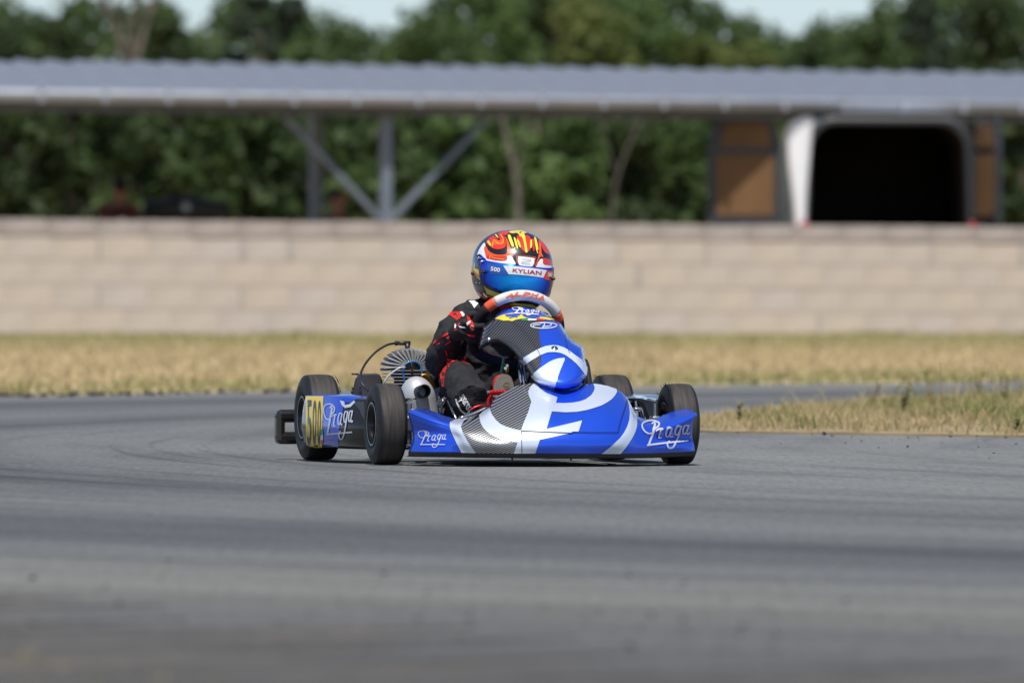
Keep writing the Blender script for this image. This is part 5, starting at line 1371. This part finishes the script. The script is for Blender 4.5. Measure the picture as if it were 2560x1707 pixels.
# ---- helmet: built in its own frame then turned, nodded and leaned
HR = Matrix.Rotation(radians(18), 3, 'Z') @ Matrix.Rotation(radians(6), 3, 'X') @ Matrix.Rotation(radians(4.5), 3, 'Y')
HR = Matrix.Rotation(radians(18 - 13.1), 3, 'Z') @ Matrix.Rotation(radians(-5), 3, 'Y') @ Matrix.Rotation(radians(7), 3, 'X')
def shell(name, sx_, sy_, sz_, zb, m, parent):
    vs, fs = [], []; nu, nv_ = 72, 44
    tb = math.acos(max(-1, -zb / sz_))
    for j in range(nv_ + 1):
        t = tb * j / nv_
        for k in range(nu):
            a = 2 * pi * k / nu
            d = V3((sin(t) * cos(a), sin(t) * sin(a), cos(t)))
            e = 2.25
            q = (abs(d.x) ** e + abs(d.y) ** e + abs(d.z) ** e) ** (-1 / e)
            x, y, z = d.x * q * sx_, d.y * q * sy_, d.z * q * sz_
            if z < 0 and y < 0: y *= 1 + .10 * min(1, -z / (.09)) * (abs(sin(a)) ** 2)      # chin bar
            if z < 0: x *= 1 - .10 * (z / sz_) ** 2
            vs.append(HR @ V3((x, y, z)) + HC)
    for j in range(nv_):
        for k in range(nu): fs.append((j * nu + k, (j + 1) * nu + k, (j + 1) * nu + (k + 1) % nu, j * nu + (k + 1) % nu))
    return vs, fs
hv, hf = shell('helmet', .1275, .152, .133, .118, None, None)
helm = mesh('helmet', hv, hf, M['hblack'], drv); md = helm.modifiers.new('s', 'SOLIDIFY'); md.thickness = .004; md.offset = -1; bake(helm)
helm.data.polygons.foreach_set('use_smooth', [True] * len(helm.data.polygons))
HB = BVHTree.FromPolygons([tuple(p) for p in hv], hf)
def hp(name, pts, m, off=.0010, sm=3, step=6): return decal(name, cc(c5, pts), HB, M[m], helm, off, step, sm)
# colours of the upper shell
hp('white_panel', [(306, 590), (322, 510), (370, 415), (440, 335), (460, 420), (470, 560), (495, 645), (420, 590), (360, 545)], 'white')
hp('orange_panel', [(432, 430), (470, 400), (520, 485), (640, 545), (790, 545), (840, 500), (825, 300), (790, 215), (850, 290), (905, 450), (950, 570), (840, 585), (838, 625), (800, 655), (640, 648), (490, 625), (455, 540)], 'horange', .0012)
hp('red_panel', [(500, 560), (640, 575), (820, 570), (838, 625), (795, 655), (640, 646), (500, 622)], 'hred', .0016)
hp('red_panel', [(470, 330), (520, 260), (610, 205), (720, 175), (790, 240), (820, 330), (800, 420), (700, 452), (600, 440), (530, 390)], 'hred', .0012)
hp('orange_panel', [(560, 360), (640, 300), (740, 290), (790, 330), (780, 360), (700, 370), (620, 380)], 'horange', .0016)
hp('black_flash', [(610, 215), (680, 190), (715, 300), (680, 290), (640, 240)], 'hblack', .0020)
hp('yellow_flash', [(628, 205), (650, 195), (690, 255), (668, 250)], 'hyel', .0024)
hp('yellow_flash', [(492, 325), (520, 305), (566, 385), (540, 392)], 'hyel', .0020)
hp('red_panel', [(690, 170), (780, 135), (860, 130), (850, 190), (790, 205)], 'hred', .0012)
strokes('orange_line', [cc(c5, [(585, 420), (605, 290), (660, 340), (720, 365), (770, 330), (765, 260), (720, 190)])], HB, M['hyel'], helm, .9, .0024)
strokes('orange_line', [cc(c5, [(540, 640), (545, 570), (620, 610), (800, 635)])], HB, M['hyel'], helm, .9, .0024)
hp('white_panel', [(480, 625), (640, 655), (800, 660), (842, 620), (832, 572), (920, 572), (955, 640), (992, 722), (800, 706), (620, 682), (480, 660)], 'white', .0014, 2)
hp('red_panel', [(1010, 225), (1090, 205), (1200, 210), (1258, 262), (1270, 410), (1182, 512), (1075, 420), (1040, 310)], 'hred', .0012)
hp('yellow_stripe', [(852, 215), (892, 200), (930, 290), (962, 395), (928, 408), (885, 320)], 'hyel', .0016)
hp('yellow_stripe', [(958, 255), (980, 250), (1015, 340), (1032, 440), (1008, 430), (978, 340)], 'hyel', .0016)
hp('yellow_stripe', [(1010, 270), (1055, 320), (1085, 420), (1050, 400)], 'hyel', .0018)
hp('yellow_stripe', [(1085, 175), (1140, 175), (1170, 310), (1198, 490), (1180, 512), (1160, 490), (1135, 330)], 'hyel', .0018)
hp('yellow_stripe', [(1250, 310), (1275, 285), (1280, 400), (1250, 430)], 'hyel', .0018)
hp('yellow_stripe', [(1318, 240), (1355, 270), (1388, 420), (1388, 465), (1350, 440)], 'hyel', .0016)
hp('red_stripe', [(1285, 275), (1315, 290), (1325, 465), (1298, 465)], 'hred', .0016)
hp('yellow_panel', [(868, 148), (930, 126), (1090, 124), (1190, 165), (1120, 180), (1085, 235), (1020, 168), (935, 175)], 'hyel', .0014)
hp('yellow_stripe', [(940, 485), (975, 425), (985, 430), (952, 492)], 'hyel', .0018, 0); hp('yellow_stripe', [(1345, 440), (1358, 435), (1388, 520), (1375, 530)], 'hyel', .0018, 0)
hp('orange_panel', [(1398, 300), (1440, 390), (1450, 520), (1480, 590), (1420, 590), (1350, 740), (1335, 740), (1400, 540)], 'horange', .0012)
hp('red_panel', [(1400, 280), (1480, 340), (1560, 460), (1590, 540), (1520, 520), (1470, 450)], 'hred', .0014)
hp('red_panel', [(1480, 610), (1600, 640), (1630, 735), (1500, 725), (1462, 680)], 'hred', .0014)
hp('white_panel', [(1355, 752), (1420, 632), (1472, 630), (1468, 690), (1505, 732), (1615, 745), (1615, 785), (1370, 770)], 'white', .0016, 2)
hp('orange_outline', [(1000, 590), (1050, 560), (1330, 590), (1338, 625), (1300, 760), (1045, 735)], 'horange', .0014)
hp('black_inset', [(1012, 592), (1055, 568), (1320, 598), (1328, 630), (1292, 760), (1052, 735)], 'hblack', .0018)
hp('white_badge', [(1030, 600), (1062, 582), (1312, 612), (1318, 640), (1284, 758), (1055, 735)], 'white', .0022, 2)
strokes('badge_mark', [cc(c5, [(1100, 630), (1245, 640), (1240, 665), (1110, 680), (1110, 705), (1245, 715)])], HB, M['hgrey'], helm, 2.6, .0028, 4)
# colours of the lower shell
hp('yellow_stripe', [(258, 690), (280, 760), (340, 810), (365, 1005), (300, 950), (250, 830)], 'hyel', .0012, 0)
hp('orange_stripe', [(245, 815), (290, 870), (355, 920), (358, 955), (280, 915), (238, 850)], 'horange', .0016, 0)
hp('black_stripe', [(262, 745), (345, 800), (348, 818), (268, 780)], 'hblack', .0018, 0)
hp('yellow_stripe', [(435, 1110), (520, 1165), (620, 1205), (760, 1248), (860, 1268), (800, 1300), (640, 1300), (480, 1240)], 'hyel', .0012, 0)
hp('orange_stripe', [(265, 1150), (330, 1200), (440, 1290), (490, 1345), (420, 1330), (310, 1240)], 'horange', .0012, 0)
hp('orange_stripe', [(450, 1245), (560, 1290), (640, 1310), (600, 1330), (480, 1285)], 'horange', .0014, 0)
hp('cream_panel', [(250, 1190), (300, 1250), (380, 1330), (440, 1385), (400, 1400), (300, 1320)], 'hgrey', .0012, 0)
strokes('red_mark', [cc(c5, [(325, 1310), (335, 1360)]), cc(c5, [(345, 1325), (350, 1370)]), cc(c5, [(395, 1365), (420, 1385)])], HB, M['flagred'], helm, 3.0, .0018, 2)
hp('yellow_stripe', [(870, 1425), (980, 1405), (1250, 1430), (1400, 1478), (1300, 1495), (1000, 1450)], 'hyel', .0012, 0)
hp('red_stripe', [(700, 1460), (860, 1430), (1000, 1455), (1300, 1500), (1300, 1540), (900, 1530), (720, 1540)], 'hred', .0014, 0)
hp('yellow_stripe', [(1540, 1310), (1600, 1260), (1585, 1340), (1550, 1380)], 'hyel', .0012, 0)
# visor
VIS = [(308, 590), (330, 556), (370, 545), (405, 575), (480, 650), (620, 680), (800, 710), (1000, 735), (1200, 757), (1400, 776), (1560, 786), (1650, 780), (1650, 850), (1630, 1000), (1605, 1150), (1592, 1250), (1545, 1305), (1470, 1318), (1200, 1300), (1000, 1278), (800, 1240), (600, 1155), (440, 1070), (385, 1005), (365, 900), (345, 760), (312, 650)]
v2, f2 = tess(smooth_outline(cc(c5, VIS), 3), 6); vv, vf = decal_mesh(v2, f2, HB, .0042); vf = face_cam(vv, vf)
visor = mesh('visor', vv, vf, M['visor'], helm); VB = BVHTree.FromPolygons([tuple(p) for p in vv], vf)
md = visor.modifiers.new('s', 'SOLIDIFY'); md.thickness = .0028; md.offset = -1; bake(visor); visor.data.polygons.foreach_set('use_smooth', [True] * len(visor.data.polygons))
def vp(name, pts, m, off=.0008): return decal(name, cc(c5, pts), VB, M[m], visor, off, 6)
vp('blue_sticker', [(480, 690), (620, 715), (775, 740), (870, 893), (820, 915), (700, 910), (540, 890), (500, 800)], 'bluepanel')
vp('white_sticker', [(772, 743), (1000, 757), (1300, 788), (1543, 822), (1480, 957), (1340, 935), (1200, 918), (1030, 902), (868, 893)], 'white', .0012)
vp('red_sticker', [(1543, 824), (1646, 848), (1630, 1005), (1540, 995), (1482, 960)], 'hred', .0012)
lettering('number_lettering', '500', [c5(548, 826), c5(706, 856), c5(716, 786), c5(556, 756)], VB, M['white'], visor, .0016, .7)
lettering('name_lettering', 'KYLIAN', [c5(935, 852), c5(1440, 905), c5(1444, 838), c5(942, 790)], VB, M['darkred'], visor, .0018, .6)
lettering('number_lettering', '500', [c5(1555, 930), c5(1628, 946), c5(1632, 880), c5(1558, 864)], VB, M['white'], visor, .0020, .3)
VL = cc(c5, VIS[14:] + VIS[:1])
strokes('visor_gasket', [VL], VB, M['hblack'], visor, 2.2, .0012)
strokes('visor_gasket', [cc(c5, VIS[1:13])], VB, M['ink'], visor, 1.0, .0010)
def knob(name, p, r_, h, m, bv, parent):
    loc, nor, _, _ = project(p[0], p[1], bv)
    if loc is None: loc, nor, _, _ = bv.find_nearest(K(p, .52))
    if nor.dot(lray(*p)) > 0: nor = -nor
    bm = bmesh.new(); add_cyl(bm, loc - nor * .002, loc + nor * h, r_, r_ * .9, 20); bmesh.ops.bevel(bm, geom=[e for e in bm.edges], offset=r_ * .12, segments=1, affect='EDGES')
    return bm_obj(name, bm, m, parent, True)
knob('pivot_screw', c5(350, 612), .0062, .007, M['chrome'], VB, helm); knob('pivot_screw', c5(405, 672), .0060, .007, M['chrome'], VB, helm)
knob('tear_off_post', c5(455, 855), .0062, .014, M['hblack'], VB, visor); knob('tear_off_post', c5(1632, 975), .0056, .012, M['hblack'], VB, visor)
knob('vent_plug', c5(292, 1048), .0022, .003, M['chrome'], HB, helm); knob('vent_plug', c5(378, 1048), .0016, .008, M['chrome'], HB, helm); knob('vent_plug', c5(232, 880), .006, .006, M['darkmetal'], HB, helm)
knob('vent_slot', c5(955, 222), .0035, .0025, M['hblack'], HB, helm); knob('vent_slot', c5(1288, 255), .0035, .0025, M['hblack'], HB, helm)
for u, v in ((990, 140), (1015, 192), (1110, 190), (1115, 150), (1200, 212), (1180, 165)): knob('crown_rivet', c5(u, v), .0018, .0016, M['chrome'], HB, helm)

# ---- gloves: palm, five curled fingers, thumb
def hand(g, tang, wr, name, side):
    """g: centre of the grip on the rim, tang: rim direction, wr: wrist"""
    tang = tang.normalized(); R_ = SR + .008
    back = (wr - g); back = (back - tang * back.dot(tang)).normalized()     # from rim to wrist
    up = tang.cross(back).normalized()
    if up.y > 0: up = -up
    ds = []
    kn = g + back * .020 + up * .024                                            # knuckle line above the rim
    pc = wr.lerp(kn, .58)
    ds.append(tube_data(cr([wr, wr.lerp(pc, .6) + up * .002, pc, kn], 4), [.026, .026, .026, .027, .028, .029, .030, .030, .030, .029, .028, .025, .022], 14))
    for w in (-1, -.33, .33, 1): ds.append(tube_data([pc + tang * w * .020, kn + tang * w * .027], [.016, .0125], 10))
    for i, (w, L_) in enumerate(((-1, .92), (-.33, 1.05), (.33, 1.0), (1, .82))):
        b0_ = kn + tang * w * .027; pts = [b0_]
        for a in (100, 55, 5, -50, -95):
            a = radians(a + (1 - L_) * 40)
            pts.append(g + tang * w * .0265 + (-back * cos(a) + up * sin(a)) * (R_ + .002))
        p = cr(pts, 4); ds.append(tube_data(p, [.0118 - .0034 * k / len(p) for k in range(len(p))], 10)); ds.append(ball(p[-1], .0085, 8))
    tb = pc - up * .010 - tang * .024 * side
    p = cr([tb, g + back * .030 - tang * .034 * side - up * .012, g + back * .012 - tang * .034 * side - up * (R_ + .002), g - back * .012 - tang * .030 * side - up * (R_ + .003)], 4)
    ds.append(tube_data(p, [.0145 - .0045 * k / len(p) for k in range(len(p))], 10)); ds.append(ball(p[-1], .0098, 8))
    o = remesh(name, ds, M['suit'], drv, .0030, 3)
    return o, BVHTree.FromPolygons([tuple(q.co) for q in o.data.vertices], [tuple(q.vertices) for q in o.data.polygons])
gl, GB = hand(gripR, wpt(189) - wpt(169), wrr, 'glove', 1)
gl2, GB2 = hand(gripL, wpt(-6) - wpt(-22), wrl, 'glove', -1)
def gp(name, f, pts, m, off=.0015): return decal(name, cc(f, pts), GB, M[m], gl, off, 4)
gp('red_patch', c6, [(560, 150), (590, 165), (660, 285), (665, 330), (625, 365), (595, 310), (565, 220)], 'suitred')
gp('white_mark', c6, [(555, 245), (605, 220), (608, 240), (570, 280)], 'suitwhite', .0022)
gp('white_mark', c6, [(450, 285), (530, 300), (545, 312), (470, 308)], 'suitwhite')
gp('red_mark', c6, [(440, 265), (470, 245), (478, 258), (445, 285)], 'suitred')
gp('red_mark', c6, [(395, 330), (435, 325), (435, 342), (400, 350)], 'suitred')
gp('red_mark', c6, [(560, 395), (660, 400), (670, 420), (640, 432), (570, 412)], 'suitred')
gp('white_mark', c6, [(405, 255), (425, 280), (420, 310), (400, 318)], 'suitwhite')
strokes('glove_emblem', [cc(c6, [(650, 295), (625, 280), (612, 305), (640, 315), (650, 325), (625, 330)])], GB, M['suitwhite'], gl, 1.4, .0026, 4)
patch('red_cuff', c6, [(360, 365), (395, 380), (425, 440), (430, 480), (385, 478), (355, 420)], 'suitred', None, None, .0035)
# ---- shoes
def shoe(heel, toe, nrm, name):
    ax = (toe - heel).normalized(); nrm = (nrm - ax * nrm.dot(ax)).normalized(); sd = ax.cross(nrm)
    L_ = (toe - heel).length
    rows = []
    for t, w, h in ((0, .012, .02), (.06, .026, .045), (.25, .031, .055), (.5, .030, .052), (.75, .035, .040), (.92, .028, .030), (1.0, .010, .016)):
        c = heel + ax * (t * L_)
        rows.append([c + sd * (w * cos(a)) + nrm * (-.5 * h * (1 - sin(a)) if False else (h * .5 * (sin(a) - 1))) for a in [2 * pi * k / 16 for k in range(17)]])
    v, f, *_ = net(rows, 2, 4); o = mesh(name, v, f, M['suitred'], drv)
    sv_ = []; N = 18
    for k in range(N):
        a = 2 * pi * k / N; t = .5 + .5 * sin(a); w = (.031 + .004 * t) * abs(cos(a)) ** .8 * (1 if cos(a) > 0 else -1)
        sv_.append((t, w))
    vs = [heel + ax * (t * L_ * 1.0) + sd * w + nrm * .0035 for t, w in sv_] + [heel + ax * (t * L_) + sd * w - nrm * .005 for t, w in sv_]
    fs = [tuple(range(N)), tuple(range(N, 2 * N))[::-1]] + [(i, N + i, N + (i + 1) % N, (i + 1) % N) for i in range(N)]
    s = mesh('sole', vs, fs, M['sole'], o, smooth=False)
    return o, s, BVHTree.FromPolygons([tuple(p) for p in vs], fs)
sc_ = K(c3(1235, 275), .02)
toe = K(c3(1238, 165), .03); heel = K(c3(1190, 620), .015)
sh_, so_, SB = shoe(heel, toe, V3((-.10, -1, .15)), 'shoe')
strokes('sole_emblem', [cc(c3, [(1285, 275), (1250, 262), (1215, 290), (1240, 310), (1285, 312), (1270, 335), (1225, 335)])], SB, M['brass'], so_, 2.2, .0012, 4)
shoe(V3((.11, -.01, .09)), V3((.10, -.03, .25)), V3((0, -1, .1)), 'shoe')
